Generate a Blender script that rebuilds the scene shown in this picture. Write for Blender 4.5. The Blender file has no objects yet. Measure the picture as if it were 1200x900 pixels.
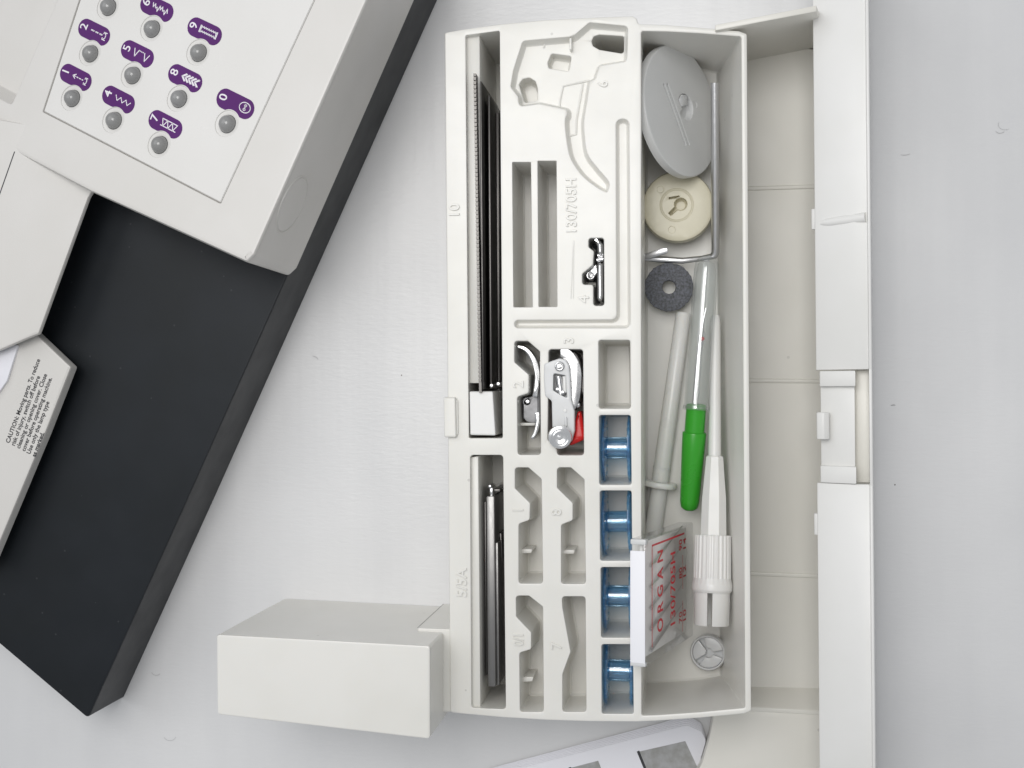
import bpy, bmesh, math, random
from mathutils import Vector, Matrix
random.seed(7)
SC = bpy.context.scene
COL = SC.collection
MM = 0.001

# ------------------------------------------------------------------ camera
F_PX = 1486.0                      # focal length in photo pixels (1200 wide)
CAM_Z = 434.0                      # mm above the table
TH = math.atan(200.0 / F_PX)       # tilt: the point straight below sits right of centre
PHI = math.radians(-0.5)
RZ = Matrix.Rotation(PHI, 3, 'Z')
CR = RZ @ Vector((math.cos(TH), 0, -math.sin(TH)))
CU = RZ @ Vector((0, 1, 0))
CF = RZ @ Vector((-math.sin(TH), 0, -math.cos(TH)))
CPOS = Vector((0, 0, CAM_Z))
cd = bpy.data.cameras.new('camera')
cd.sensor_width = 36.0
cd.lens = F_PX / 1200 * 36.0
cd.clip_start = 0.01
cd.clip_end = 20
cam = bpy.data.objects.new('camera', cd)
COL.objects.link(cam)
m3 = Matrix((CR, CU, -CF)).transposed()
cam.matrix_world = Matrix.Translation(CPOS * MM) @ m3.to_4x4()
SC.camera = cam

# ------------------------------------------------------------------ light
w = bpy.data.worlds.new('World')
SC.world = w
w.use_nodes = True
bg = w.node_tree.nodes['Background']
bg.inputs[0].default_value = (0.93, 0.96, 1.0, 1)
bg.inputs[1].default_value = 0.40


def area(name, loc, size, power, color=(1, 1, 1), size_y=None, target=(0, 0, 0)):
    l = bpy.data.lights.new(name, 'AREA')
    l.energy = power
    l.color = color
    l.size = size
    if size_y:
        l.shape = 'RECTANGLE'
        l.size_y = size_y
    o = bpy.data.objects.new(name, l)
    COL.objects.link(o)
    o.location = loc
    d = Vector(target) - Vector(loc)
    o.rotation_euler = d.to_track_quat('-Z', 'Y').to_euler()
    return o


key = area('ceiling_lamp', (-0.10, 0.15, 0.68), 0.34, 0.60, (1, 0.985, 0.965), target=(-0.075, 0.02, 0))
key.data.spread = math.radians(88)
area('left_fill', (-0.72, 0.42, 0.78), 0.8, 2.3, (0.97, 0.985, 1.0), target=(-0.02, 0.0, 0))  # added broad fill from the left, no known window; leaves the right side darker

SC.view_settings.view_transform = 'Standard'
SC.view_settings.look = 'None'
SC.view_settings.exposure = 0.08
SC.view_settings.gamma = 1.0
SC.cycles.max_bounces = 10
SC.cycles.transparent_max_bounces = 16
SC.cycles.caustics_reflective = False
SC.cycles.caustics_refractive = False
SC.cycles.use_denoising = True


# ------------------------------------------------------------------ measuring helpers (all in mm)
def ray(px, py):
    return CF + CR * ((px - 600) / F_PX) + CU * ((450 - py) / F_PX)


def at(px, py, z):
    """the point at height z (mm) that the photograph shows at pixel px, py"""
    d = ray(px, py)
    return CPOS + d * ((z - CAM_Z) / d.z)


def at_plane(px, py, p0, n):
    d = ray(px, py)
    return CPOS + d * ((p0 - CPOS).dot(n) / d.dot(n))


# ------------------------------------------------------------------ materials
def new_mat(name):
    m = bpy.data.materials.new(name)
    m.use_nodes = True
    nt = m.node_tree
    return m, nt, nt.nodes['Principled BSDF']


def plastic(name, col, rough=0.4, var=0.03, bump=0.04, bscale=2500, spec=0.5, sss=0.0, vscale=35, speck=0.0, speck_col=(0.12, 0.11, 0.10), speck_scale=70, speck_size=0.035):
    m, nt, p = new_mat(name)
    N, L = nt.nodes, nt.links
    tc = N.new('ShaderNodeTexCoord')
    n1 = N.new('ShaderNodeTexNoise')
    n1.inputs['Scale'].default_value = vscale
    n1.inputs['Detail'].default_value = 6
    L.new(tc.outputs['Object'], n1.inputs['Vector'])
    mx = N.new('ShaderNodeMix')
    mx.data_type = 'RGBA'
    c0 = [max(0, c * (1 - var)) for c in col]
    c0[2] *= (1 - var * 0.5)
    c1 = [min(1, c * (1 + var)) for c in col]
    mx.inputs[6].default_value = (*c0, 1)
    mx.inputs[7].default_value = (*c1, 1)
    mr = N.new('ShaderNodeMapRange')
    mr.inputs[1].default_value = 0.35
    mr.inputs[2].default_value = 0.65
    L.new(n1.outputs[0], mr.inputs[0])
    L.new(mr.outputs[0], mx.inputs[0])
    out = mx.outputs[2]
    if speck > 0:
        v = N.new('ShaderNodeTexVoronoi')
        v.inputs['Scale'].default_value = speck_scale
        L.new(tc.outputs['Object'], v.inputs['Vector'])
        lt = N.new('ShaderNodeMath')
        lt.operation = 'LESS_THAN'
        lt.inputs[1].default_value = speck_size
        L.new(v.outputs['Distance'], lt.inputs[0])
        mu = N.new('ShaderNodeMath')
        mu.operation = 'MULTIPLY'
        mu.inputs[1].default_value = speck
        L.new(lt.outputs[0], mu.inputs[0])
        m2 = N.new('ShaderNodeMix')
        m2.data_type = 'RGBA'
        m2.inputs[7].default_value = (*speck_col, 1)
        L.new(mu.outputs[0], m2.inputs[0])
        L.new(out, m2.inputs[6])
        out = m2.outputs[2]
    L.new(out, p.inputs['Base Color'])
    n2 = N.new('ShaderNodeTexNoise')
    n2.inputs['Scale'].default_value = 90
    n2.inputs['Detail'].default_value = 5
    L.new(tc.outputs['Object'], n2.inputs['Vector'])
    r = N.new('ShaderNodeMapRange')
    r.inputs[1].default_value = 0.3
    r.inputs[2].default_value = 0.7
    r.inputs[3].default_value = max(0, rough - 0.04)
    r.inputs[4].default_value = rough + 0.05
    L.new(n2.outputs[0], r.inputs[0])
    L.new(r.outputs[0], p.inputs['Roughness'])
    if bump > 0:
        n3 = N.new('ShaderNodeTexNoise')
        n3.inputs['Scale'].default_value = bscale
        n3.inputs['Detail'].default_value = 2
        L.new(tc.outputs['Object'], n3.inputs['Vector'])
        b = N.new('ShaderNodeBump')
        b.inputs['Strength'].default_value = bump
        b.inputs['Distance'].default_value = 0.0003
        L.new(n3.outputs[0], b.inputs['Height'])
        L.new(b.outputs[0], p.inputs['Normal'])
    p.inputs['Specular IOR Level'].default_value = spec
    if sss > 0:
        p.inputs['Subsurface Weight'].default_value = sss
        p.inputs['Subsurface Radius'].default_value = (1, 0.9, 0.75)
        p.inputs['Subsurface Scale'].default_value = 0.0015
    return m


def metal(name, col, rough=0.15, bump=0.02, bscale=900, stretch=None):
    m, nt, p = new_mat(name)
    N, L = nt.nodes, nt.links
    p.inputs['Metallic'].default_value = 1
    p.inputs['Base Color'].default_value = (*col, 1)
    tc = N.new('ShaderNodeTexCoord')
    mp = N.new('ShaderNodeMapping')
    if stretch:
        mp.inputs['Scale'].default_value = stretch
    L.new(tc.outputs['Object'], mp.inputs['Vector'])
    n = N.new('ShaderNodeTexNoise')
    n.inputs['Scale'].default_value = bscale
    n.inputs['Detail'].default_value = 4
    L.new(mp.outputs[0], n.inputs['Vector'])
    r = N.new('ShaderNodeMapRange')
    r.inputs[3].default_value = max(0.02, rough - 0.08)
    r.inputs[4].default_value = rough + 0.12
    L.new(n.outputs[0], r.inputs[0])
    L.new(r.outputs[0], p.inputs['Roughness'])
    b = N.new('ShaderNodeBump')
    b.inputs['Strength'].default_value = bump
    b.inputs['Distance'].default_value = 0.0004
    L.new(n.outputs[0], b.inputs['Height'])
    L.new(b.outputs[0], p.inputs['Normal'])
    return m


def clear(name, tint, gloss=0.12, rough=0.06, body=0.0, body_col=(0.8, 0.8, 0.8)):
    """thin clear plastic: straight-through tint, surface gloss, optional milky body"""
    m = bpy.data.materials.new(name)
    m.use_nodes = True
    nt = m.node_tree
    N, L = nt.nodes, nt.links
    N.remove(N['Principled BSDF'])
    t = N.new('ShaderNodeBsdfTransparent')
    t.inputs[0].default_value = (*tint, 1)
    g = N.new('ShaderNodeBsdfGlossy')
    g.inputs['Roughness'].default_value = rough
    fr = N.new('ShaderNodeFresnel')
    fr.inputs[0].default_value = 1.5
    add = N.new('ShaderNodeMath')
    add.operation = 'ADD'
    add.inputs[1].default_value = gloss
    add.use_clamp = True
    geo = N.new('ShaderNodeNewGeometry')          # reflect on the outer face only: no false total reflection inside
    inv = N.new('ShaderNodeMath')
    inv.operation = 'SUBTRACT'
    inv.inputs[0].default_value = 1.0
    L.new(geo.outputs['Backfacing'], inv.inputs[1])
    fac = N.new('ShaderNodeMath')
    fac.operation = 'MULTIPLY'
    L.new(fr.outputs[0], add.inputs[0])
    L.new(add.outputs[0], fac.inputs[0])
    L.new(inv.outputs[0], fac.inputs[1])
    add = fac
    base = t.outputs[0]
    if body > 0:
        d = N.new('ShaderNodeBsdfDiffuse')
        d.inputs[0].default_value = (*body_col, 1)
        mb = N.new('ShaderNodeMixShader')
        mb.inputs[0].default_value = body
        L.new(base, mb.inputs[1])
        L.new(d.outputs[0], mb.inputs[2])
        base = mb.outputs[0]
    mx = N.new('ShaderNodeMixShader')
    L.new(add.outputs[0], mx.inputs[0])
    L.new(base, mx.inputs[1])
    L.new(g.outputs[0], mx.inputs[2])
    L.new(mx.outputs[0], N['Material Output'].inputs[0])
    return m


def table_mat():
    m, nt, p = new_mat('vinyl_sheet')
    N, L = nt.nodes, nt.links
    tc = N.new('ShaderNodeTexCoord')
    n1 = N.new('ShaderNodeTexNoise')
    n1.inputs['Scale'].default_value = 14
    n1.inputs['Detail'].default_value = 5
    L.new(tc.outputs['Object'], n1.inputs['Vector'])
    cr = N.new('ShaderNodeValToRGB')
    cr.color_ramp.elements[0].position = 0.3
    cr.color_ramp.elements[0].color = (0.69, 0.69, 0.695, 1)
    cr.color_ramp.elements[1].position = 0.7
    cr.color_ramp.elements[1].color = (0.77, 0.768, 0.77, 1)
    L.new(n1.outputs[0], cr.inputs[0])
    v = N.new('ShaderNodeTexVoronoi')
    v.inputs['Scale'].default_value = 62
    L.new(tc.outputs['Object'], v.inputs['Vector'])
    lt = N.new('ShaderNodeMath')
    lt.operation = 'LESS_THAN'
    lt.inputs[1].default_value = 0.016
    L.new(v.outputs['Distance'], lt.inputs[0])
    mx = N.new('ShaderNodeMix')
    mx.data_type = 'RGBA'
    mx.inputs[7].default_value = (0.17, 0.16, 0.15, 1)
    L.new(lt.outputs[0], mx.inputs[0])
    L.new(cr.outputs[0], mx.inputs[6])
    mps = N.new('ShaderNodeMapping')
    mps.inputs['Scale'].default_value = (1, 0.06, 1)
    L.new(tc.outputs['Object'], mps.inputs['Vector'])
    ns = N.new('ShaderNodeTexNoise')
    ns.inputs['Scale'].default_value = 45
    ns.inputs['Detail'].default_value = 6
    L.new(mps.outputs[0], ns.inputs['Vector'])
    mrs = N.new('ShaderNodeMapRange')
    mrs.inputs[1].default_value = 0.4
    mrs.inputs[2].default_value = 0.75
    mrs.inputs[3].default_value = 0.0
    mrs.inputs[4].default_value = 0.30
    L.new(ns.outputs[0], mrs.inputs[0])
    mxs = N.new('ShaderNodeMix')
    mxs.data_type = 'RGBA'
    mxs.inputs[7].default_value = (0.58, 0.583, 0.595, 1)
    L.new(mrs.outputs[0], mxs.inputs[0])
    L.new(mx.outputs[2], mxs.inputs[6])
    L.new(mxs.outputs[2], p.inputs['Base Color'])
    p.inputs['Roughness'].default_value = 0.33
    # embossed grain: fine, drawn out sideways, over faint up-and-down rolls
    mp = N.new('ShaderNodeMapping')
    mp.inputs['Scale'].default_value = (0.28, 1, 1)
    L.new(tc.outputs['Object'], mp.inputs['Vector'])
    n2 = N.new('ShaderNodeTexNoise')
    n2.inputs['Scale'].default_value = 900
    n2.inputs['Detail'].default_value = 3
    n2.inputs['Distortion'].default_value = 0.4
    L.new(mp.outputs[0], n2.inputs['Vector'])
    mp2 = N.new('ShaderNodeMapping')
    mp2.inputs['Scale'].default_value = (1, 0.05, 1)
    L.new(tc.outputs['Object'], mp2.inputs['Vector'])
    n3 = N.new('ShaderNodeTexNoise')
    n3.inputs['Scale'].default_value = 110
    n3.inputs['Detail'].default_value = 2
    L.new(mp2.outputs[0], n3.inputs['Vector'])
    b1 = N.new('ShaderNodeBump')
    b1.inputs['Strength'].default_value = 0.16
    b1.inputs['Distance'].default_value = 0.0004
    L.new(n2.outputs[0], b1.inputs['Height'])
    b2 = N.new('ShaderNodeBump')
    b2.inputs['Strength'].default_value = 0.22
    b2.inputs['Distance'].default_value = 0.0008
    L.new(n3.outputs[0], b2.inputs['Height'])
    L.new(b1.outputs[0], b2.inputs['Normal'])
    L.new(b2.outputs[0], p.inputs['Normal'])
    return m


M = {
    'table': table_mat(),
    'tray': plastic('ivory_plastic', (0.74, 0.728, 0.692), 0.32, 0.03, 0.008, 1800, sss=0.12, speck=0.25, vscale=22),
    'case': plastic('beige_case_plastic', (0.74, 0.722, 0.67), 0.36, 0.02, 0.008, 1800, speck=0.2),
    'flap': plastic('white_flap_plastic', (0.76, 0.755, 0.74), 0.38, 0.02, 0.008, 1800),
    'body': plastic('machine_body_plastic', (0.64, 0.623, 0.60), 0.42, 0.02, 0.10, 2600),
    'panel': plastic('panel_plastic', (0.68, 0.668, 0.65), 0.30, 0.015, 0.09, 2200),
    'base': plastic('charcoal_coated_base', (0.013, 0.0155, 0.019), 0.38, 0.10, 0.008, 3000, 0.22, speck=0.07, speck_col=(0.30, 0.30, 0.31), speck_scale=150, speck_size=0.05),
    'grey': plastic('grey_plastic', (0.63, 0.635, 0.635), 0.34, 0.02, 0.03),
    'palegrey': plastic('pale_grey_plastic', (0.62, 0.625, 0.63), 0.3, 0.02, 0.02, sss=0.2),
    'cream': plastic('cream_plastic', (0.66, 0.62, 0.48), 0.36, 0.03, 0.04),
    'white': plastic('white_plastic', (0.76, 0.755, 0.74), 0.33, 0.02, 0.02, sss=0.15),
    'milky': plastic('milky_plastic', (0.84, 0.835, 0.815), 0.28, 0.03, 0.02, sss=0.4),
    'felt': plastic('blue_grey_felt', (0.15, 0.155, 0.18), 0.95, 0.30, 1.0, 1700, 0.1, vscale=1600),
    'green': plastic('green_plastic', (0.035, 0.34, 0.022), 0.28, 0.06, 0.02),
    'red': plastic('red_plastic', (0.58, 0.012, 0.012), 0.28, 0.05, 0.02),
    'redink': plastic('red_ink', (0.60, 0.018, 0.03), 0.5, 0.05, 0.0),
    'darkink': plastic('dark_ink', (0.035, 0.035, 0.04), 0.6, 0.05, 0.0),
    'purple': plastic('purple_label', (0.085, 0.012, 0.135), 0.45, 0.06, 0.0, spec=0.25),
    'whiteink': plastic('white_ink', (0.78, 0.76, 0.80), 0.5, 0.02, 0.0),
    'paper': plastic('white_paper', (0.78, 0.78, 0.83), 0.6, 0.015, 0.05, 1500),
    'card': plastic('white_label_card', (0.86, 0.86, 0.90), 0.55, 0.01, 0.0),
    'print': plastic('grey_photo_print', (0.34, 0.34, 0.345), 0.5, 0.12, 0.0, vscale=420),
    'chrome': metal('polished_steel', (0.70, 0.70, 0.705), 0.16, 0.02, 400),
    'nickel': metal('satin_nickel', (0.62, 0.62, 0.625), 0.30, 0.012, 500),
    'steel': metal('brushed_dark_steel', (0.13, 0.125, 0.12), 0.36, 0.05, 1400, (1, 0.08, 1)),
    'gunmetal': metal('gunmetal_steel', (0.27, 0.265, 0.26), 0.38, 0.06, 1500, (1, 0.25, 1)),
    'dull': metal('dull_nickel', (0.24, 0.24, 0.245), 0.45, 0.015, 700),
    'bright': metal('bright_plate', (0.90, 0.90, 0.90), 0.22, 0.05, 700),
    'runner': metal('runner_steel', (0.46, 0.46, 0.465), 0.24, 0.02, 500),
    'button': plastic('grey_lens_plastic', (0.25, 0.25, 0.25), 0.16, 0.04, 0.0, spec=0.6),
    'clear': clear('clear_plastic', (0.94, 0.95, 0.95), 0.05, 0.04, 0.05, (0.85, 0.86, 0.86)),
    'case_clear': clear('clear_case_plastic', (0.95, 0.95, 0.95), 0.03, 0.05, 0.05, (0.9, 0.9, 0.89)),
    'blue': clear('blue_clear_plastic', (0.80, 0.925, 0.99), 0.12, 0.06, 0.06, (0.30, 0.60, 0.88)),
    'blue_rim': clear('blue_rim_plastic', (0.56, 0.82, 0.98), 0.12, 0.06, 0.09, (0.08, 0.40, 0.86)),
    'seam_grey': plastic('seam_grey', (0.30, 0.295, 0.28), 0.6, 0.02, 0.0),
    'scuff': plastic('scuff_grey', (0.60, 0.60, 0.61), 0.6, 0.05, 0.0),
    'insert': plastic('needle_card_grey', (0.87, 0.86, 0.845), 0.5, 0.015, 0.0, vscale=60),
}


# ------------------------------------------------------------------ object helpers
def thing(name, label, cat, loc, group=None):
    o = bpy.data.objects.new(name, None)
    o.empty_display_size = 0.01
    COL.objects.link(o)
    o.location = Vector(loc) * MM
    o['label'] = label
    o['category'] = cat
    if group:
        o['group'] = group
    return o


def wloc(o):
    v = Vector((0, 0, 0))
    while o is not None:
        v += o.location
        o = o.parent
    return v


def part(name, bm, mat, parent=None, angle=38, wn=False, label=None):
    """bm is in world millimetres"""
    off = wloc(parent) if parent is not None else Vector((0, 0, 0))
    for v in bm.verts:
        v.co = v.co * MM - off
    me = bpy.data.meshes.new(name)
    bm.normal_update()
    bm.to_mesh(me)
    bm.free()
    me.materials.append(M[mat])
    me.shade_smooth()
    me.set_sharp_from_angle(angle=math.radians(angle))
    o = bpy.data.objects.new(name, me)
    COL.objects.link(o)
    if parent is not None:
        o.parent = parent
    if wn:
        md = o.modifiers.new('wn', 'WEIGHTED_NORMAL')
        md.keep_sharp = True
    if label:
        o['label'] = label
    return o


def struct(name, bm, mat):
    o = part(name, bm, mat)
    o['kind'] = 'structure'
    return o


def nb():
    return bmesh.new()


def merge(dst, src):
    me = bpy.data.meshes.new('tmp')
    src.to_mesh(me)
    src.free()
    dst.from_mesh(me)
    bpy.data.meshes.remove(me)


def area2(p):
    return 0.5 * sum(p[i][0] * p[(i + 1) % len(p)][1] - p[(i + 1) % len(p)][0] * p[i][1] for i in range(len(p)))


def ccw(p):
    return list(p) if area2(p) > 0 else list(reversed(p))


def rounded(p, r, seg=4):
    """round the corners of a 2D polygon (ccw)"""
    p = [Vector((q[0], q[1])) for q in p]
    out = []
    n = len(p)
    for i in range(n):
        a, b, c = p[i - 1], p[i], p[(i + 1) % n]
        u = (a - b)
        v = (c - b)
        lu, lv = u.length, v.length
        u.normalize()
        v.normalize()
        ang = math.acos(max(-1, min(1, u.dot(v))))
        if ang > math.radians(165):
            out.append(b)
            continue
        t = min(r / math.tan(ang / 2), lu * 0.45, lv * 0.45)
        rr = t * math.tan(ang / 2)
        bis = (u + v).normalized()
        cen = b + bis * (rr / math.sin(ang / 2))
        s = b + u * t - cen
        e = b + v * t - cen
        a0 = math.atan2(s.y, s.x)
        a1 = math.atan2(e.y, e.x)
        d = a1 - a0
        while d > math.pi:
            d -= 2 * math.pi
        while d < -math.pi:
            d += 2 * math.pi
        for k in range(seg + 1):
            q = a0 + d * k / seg
            out.append(cen + Vector((math.cos(q), math.sin(q))) * rr)
    return out


def offset(p, d):
    """offset a ccw polygon outwards by d"""
    n = len(p)
    out = []
    for i in range(n):
        a, b, c = p[i - 1], p[i], p[(i + 1) % n]
        e1 = (b - a)
        e2 = (c - b)
        if e1.length < 1e-9 or e2.length < 1e-9:
            out.append(b.copy())
            continue
        e1.normalize()
        e2.normalize()
        n1 = Vector((e1.y, -e1.x))
        n2 = Vector((e2.y, -e2.x))
        m = n1 + n2
        if m.length < 1e-6:
            m = n1
        m.normalize()
        k = d / max(0.45, m.dot(n1))
        out.append(b + m * k)
    return out


def circ(c, r, n=24):
    return [Vector((c[0] + r * math.cos(2 * math.pi * k / n), c[1] + r * math.sin(2 * math.pi * k / n))) for k in range(n)]


def ring(bm, pts, z, mat4):
    return [bm.verts.new(mat4 @ Vector((q.x, q.y, z))) for q in pts]


def bridge(bm, r0, r1, flip=False):
    n = len(r0)
    for i in range(n):
        j = (i + 1) % n
        f = (r0[i], r0[j], r1[j], r1[i])
        bm.faces.new(tuple(reversed(f)) if flip else f)


def loop_edges(bm, r):
    es = []
    n = len(r)
    for i in range(n):
        e = bm.edges.get((r[i], r[(i + 1) % n]))
        if e is None:
            e = bm.edges.new((r[i], r[(i + 1) % n]))
        es.append(e)
    return es


def fill(bm, rings, mat4):
    es = []
    for r in rings:
        es += loop_edges(bm, r)
    up = (mat4.to_3x3() @ Vector((0, 0, 1))).normalized()
    res = bmesh.ops.triangle_fill(bm, use_beauty=True, use_dissolve=False, edges=es, normal=up)
    for f in res['geom']:
        if isinstance(f, bmesh.types.BMFace):
            f.normal_update()
            if f.normal.dot(up) < 0:
                f.normal_flip()


def well(poly, depth, r=1.2, draft=0.4, sub=(), lip=0.4, shift=None):
    return dict(poly=poly, depth=depth, r=r, draft=draft, sub=sub, lip=lip, shift=shift)


def plate(bm, outer_ring, z, wells, mat4):
    """flat face at height z inside outer_ring with moulded wells sunk into it"""
    rings = [outer_ring]
    todo = []
    for wl in wells:
        p = ccw(wl['poly'])
        p = rounded(p, wl['r']) if wl['r'] > 0 else [Vector((q[0], q[1])) for q in p]
        lp = wl['lip']
        r0 = ring(bm, offset(p, lp), z, mat4)
        rings.append(r0)
        todo.append((wl, p, r0))
    fill(bm, rings, mat4)
    for wl, p, r0 in todo:
        lp = wl['lip']
        r1 = ring(bm, offset(p, lp * 0.3), z - lp * 0.3, mat4)
        r2 = ring(bm, p, z - lp, mat4)
        d = wl['draft']
        zf = z - wl['depth']
        fl = min(0.6, wl['depth'] * 0.3)
        q3 = offset(p, -d)
        q4 = offset(p, -d - fl)
        if wl['shift']:
            q3 = [wl['shift'](q) for q in q3]
            q4 = [wl['shift'](q) for q in q4]
        r3 = ring(bm, q3, zf + fl, mat4)
        r4 = ring(bm, q4, zf, mat4)
        for a, b in ((r0, r1), (r1, r2), (r2, r3), (r3, r4)):
            bridge(bm, a, b)
        plate(bm, r4, zf, wl['sub'], mat4)


def slab(outline, z_top, z_bot, wells=(), mat4=Matrix.Identity(4), edge=0.5, r=0.8, draft=0.0, bot=None, close=True):
    """a moulded body: outline (2D, ccw after sorting), rounded top edge, wells in the top"""
    bm = nb()
    p = ccw(outline)
    p = rounded(p, r) if r > 0 else [Vector((q[0], q[1])) for q in p]
    a = ring(bm, offset(p, -edge), z_top, mat4)
    b = ring(bm, offset(p, -edge * 0.3), z_top - edge * 0.3, mat4)
    c = ring(bm, p, z_top - edge, mat4)
    pb = offset(p, draft)
    if bot:
        pb = [bot(q) for q in pb]
    d = ring(bm, pb, z_bot, mat4)
    for q, s in ((a, b), (b, c), (c, d)):
        bridge(bm, q, s, True)
    plate(bm, a, z_top, wells, mat4)
    if close:
        bm.faces.new(list(reversed(d)))
    bmesh.ops.recalc_face_normals(bm, faces=bm.faces[:])
    return bm


def box(c, s, rot=None, bev=0.0, seg=2):
    bm = nb()
    bmesh.ops.create_cube(bm, size=1)
    for v in bm.verts:
        v.co = Vector((v.co.x * s[0], v.co.y * s[1], v.co.z * s[2]))
    if bev > 0:
        bmesh.ops.bevel(bm, geom=bm.edges[:], offset=bev, segments=seg, profile=0.5, affect='EDGES')
    R = (rot or Matrix.Identity(3)).to_4x4()
    bmesh.ops.transform(bm, matrix=Matrix.Translation(c) @ R, verts=bm.verts[:])
    return bm


def prism(top, bot, bev=0.0, seg=2):
    """top / bot: equal lists of 3D points; closed solid"""
    bm = nb()
    a = [bm.verts.new(q) for q in top]
    b = [bm.verts.new(q) for q in bot]
    bm.faces.new(a)
    bm.faces.new(list(reversed(b)))
    n = len(a)
    for i in range(n):
        j = (i + 1) % n
        bm.faces.new((a[j], a[i], b[i], b[j]))
    bmesh.ops.recalc_face_normals(bm, faces=bm.faces[:])
    if bev > 0:
        es = [e for e in bm.edges if len(e.link_faces) == 2 and e.calc_face_angle(0) > 0.5]
        bmesh.ops.bevel(bm, geom=es, offset=bev, segments=seg, profile=0.5, affect='EDGES', clamp_overlap=True)
    return bm


def px_prism(pts, zt, zb, bev=0.0, seg=2, grow=0.0):
    top = [at(x, y, zt) for x, y in pts]
    bot = [Vector((q.x, q.y, zb)) for q in top]
    return prism(top, bot, bev, seg)


def frame(z, x=None):
    z = Vector(z).normalized()
    x = Vector(x) if x is not None else (Vector((1, 0, 0)) if abs(z.x) < 0.9 else Vector((0, 1, 0)))
    x = (x - z * x.dot(z)).normalized()
    y = z.cross(x)
    return Matrix((x, y, z)).transposed()


def lathe(profile, org, axis, n=32, xdir=None, close=False, ripple=None):
    """profile [(r, h)] turned about axis through org; r==0 ends become poles"""
    bm = nb()
    R = frame(axis, xdir)
    rows = []
    for i, (r, h) in enumerate(profile):
        if r < 1e-6:
            rows.append([bm.verts.new(Vector(org) + R @ Vector((0, 0, h)))])
        else:
            row = []
            for k in range(n):
                a = 2 * math.pi * k / n
                rr = r * (ripple(i, k) if ripple else 1)
                row.append(bm.verts.new(Vector(org) + R @ Vector((rr * math.cos(a), rr * math.sin(a), h))))
            rows.append(row)
    pairs = list(zip(rows, rows[1:]))
    if close:
        pairs.append((rows[-1], rows[0]))
    for a, b in pairs:
        for k in range(n):
            j = (k + 1) % n
            if len(a) == 1 and len(b) == 1:
                continue
            if len(a) == 1:
                bm.faces.new((a[0], b[j], b[k]))
            elif len(b) == 1:
                bm.faces.new((a[k], a[j], b[0]))
            else:
                bm.faces.new((a[k], a[j], b[j], b[k]))
    bmesh.ops.recalc_face_normals(bm, faces=bm.faces[:])
    return bm


def smooth_path(pts, sub=6):
    pts = [Vector(p) for p in pts]
    out = []
    n = len(pts)
    for i in range(n - 1):
        p0 = pts[max(0, i - 1)]
        p1, p2 = pts[i], pts[i + 1]
        p3 = pts[min(n - 1, i + 2)]
        for k in range(sub):
            t = k / sub
            out.append(0.5 * ((2 * p1) + (p2 - p0) * t + (2 * p0 - 5 * p1 + 4 * p2 - p3) * t * t + (3 * p1 - p0 - 3 * p2 + p3) * t ** 3))
    out.append(pts[-1])
    return out


def tube(pts, rad, n=12, squash=None, up=(0, 0, 1)):
    """swept tube along pts; rad a number or a list; squash (a, b) scales sideways / along up"""
    bm = nb()
    pts = [Vector(p) for p in pts]
    rows = []
    up = Vector(up)
    sa, sb = squash or (1, 1)
    for i, p in enumerate(pts):
        t = (pts[min(i + 1, len(pts) - 1)] - pts[max(i - 1, 0)]).normalized()
        s = t.cross(up)
        if s.length < 1e-4:
            s = t.cross(Vector((1, 0, 0)))
        s.normalize()
        u = s.cross(t)
        r = rad[i] if isinstance(rad, (list, tuple)) else rad
        rows.append([bm.verts.new(p + s * (r * sa * math.cos(2 * math.pi * k / n)) + u * (r * sb * math.sin(2 * math.pi * k / n))) for k in range(n)])
    for a, b in zip(rows, rows[1:]):
        bridge(bm, a, b)
    bm.faces.new(rows[0])
    bm.faces.new(list(reversed(rows[-1])))
    bmesh.ops.recalc_face_normals(bm, faces=bm.faces[:])
    return bm


def band(pts, thick, z0, z1, bev=0.15):
    """a strip of sheet metal standing on edge: 2D centre line, thickness, from z0 up to z1"""
    pts = [Vector((p[0], p[1])) for p in pts]
    L_, R_ = [], []
    for i, p in enumerate(pts):
        t = (pts[min(i + 1, len(pts) - 1)] - pts[max(i - 1, 0)]).normalized()
        nrm = Vector((-t.y, t.x))
        th = thick[i] if isinstance(thick, (list, tuple)) else thick
        L_.append(p + nrm * th / 2)
        R_.append(p - nrm * th / 2)
    poly = L_ + list(reversed(R_))
    return prism([Vector((q.x, q.y, z1)) for q in poly], [Vector((q.x, q.y, z0)) for q in poly], bev, 2)


def ribbon(pts, wd, nrm, h=0.04):
    """printed stroke: a thin flat line along 3D pts lying on a surface with normal nrm"""
    bm = nb()
    nrm = Vector(nrm).normalized()
    for a, b in zip(pts, pts[1:]):
        a, b = Vector(a), Vector(b)
        t = (b - a)
        if t.length < 1e-6:
            continue
        t.normalize()
        s = nrm.cross(t).normalized() * wd / 2
        e = t * wd * 0.3
        v = [bm.verts.new(q + nrm * h) for q in (a - e - s, b + e - s, b + e + s, a - e + s)]
        bm.faces.new(v)
    return bm


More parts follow.
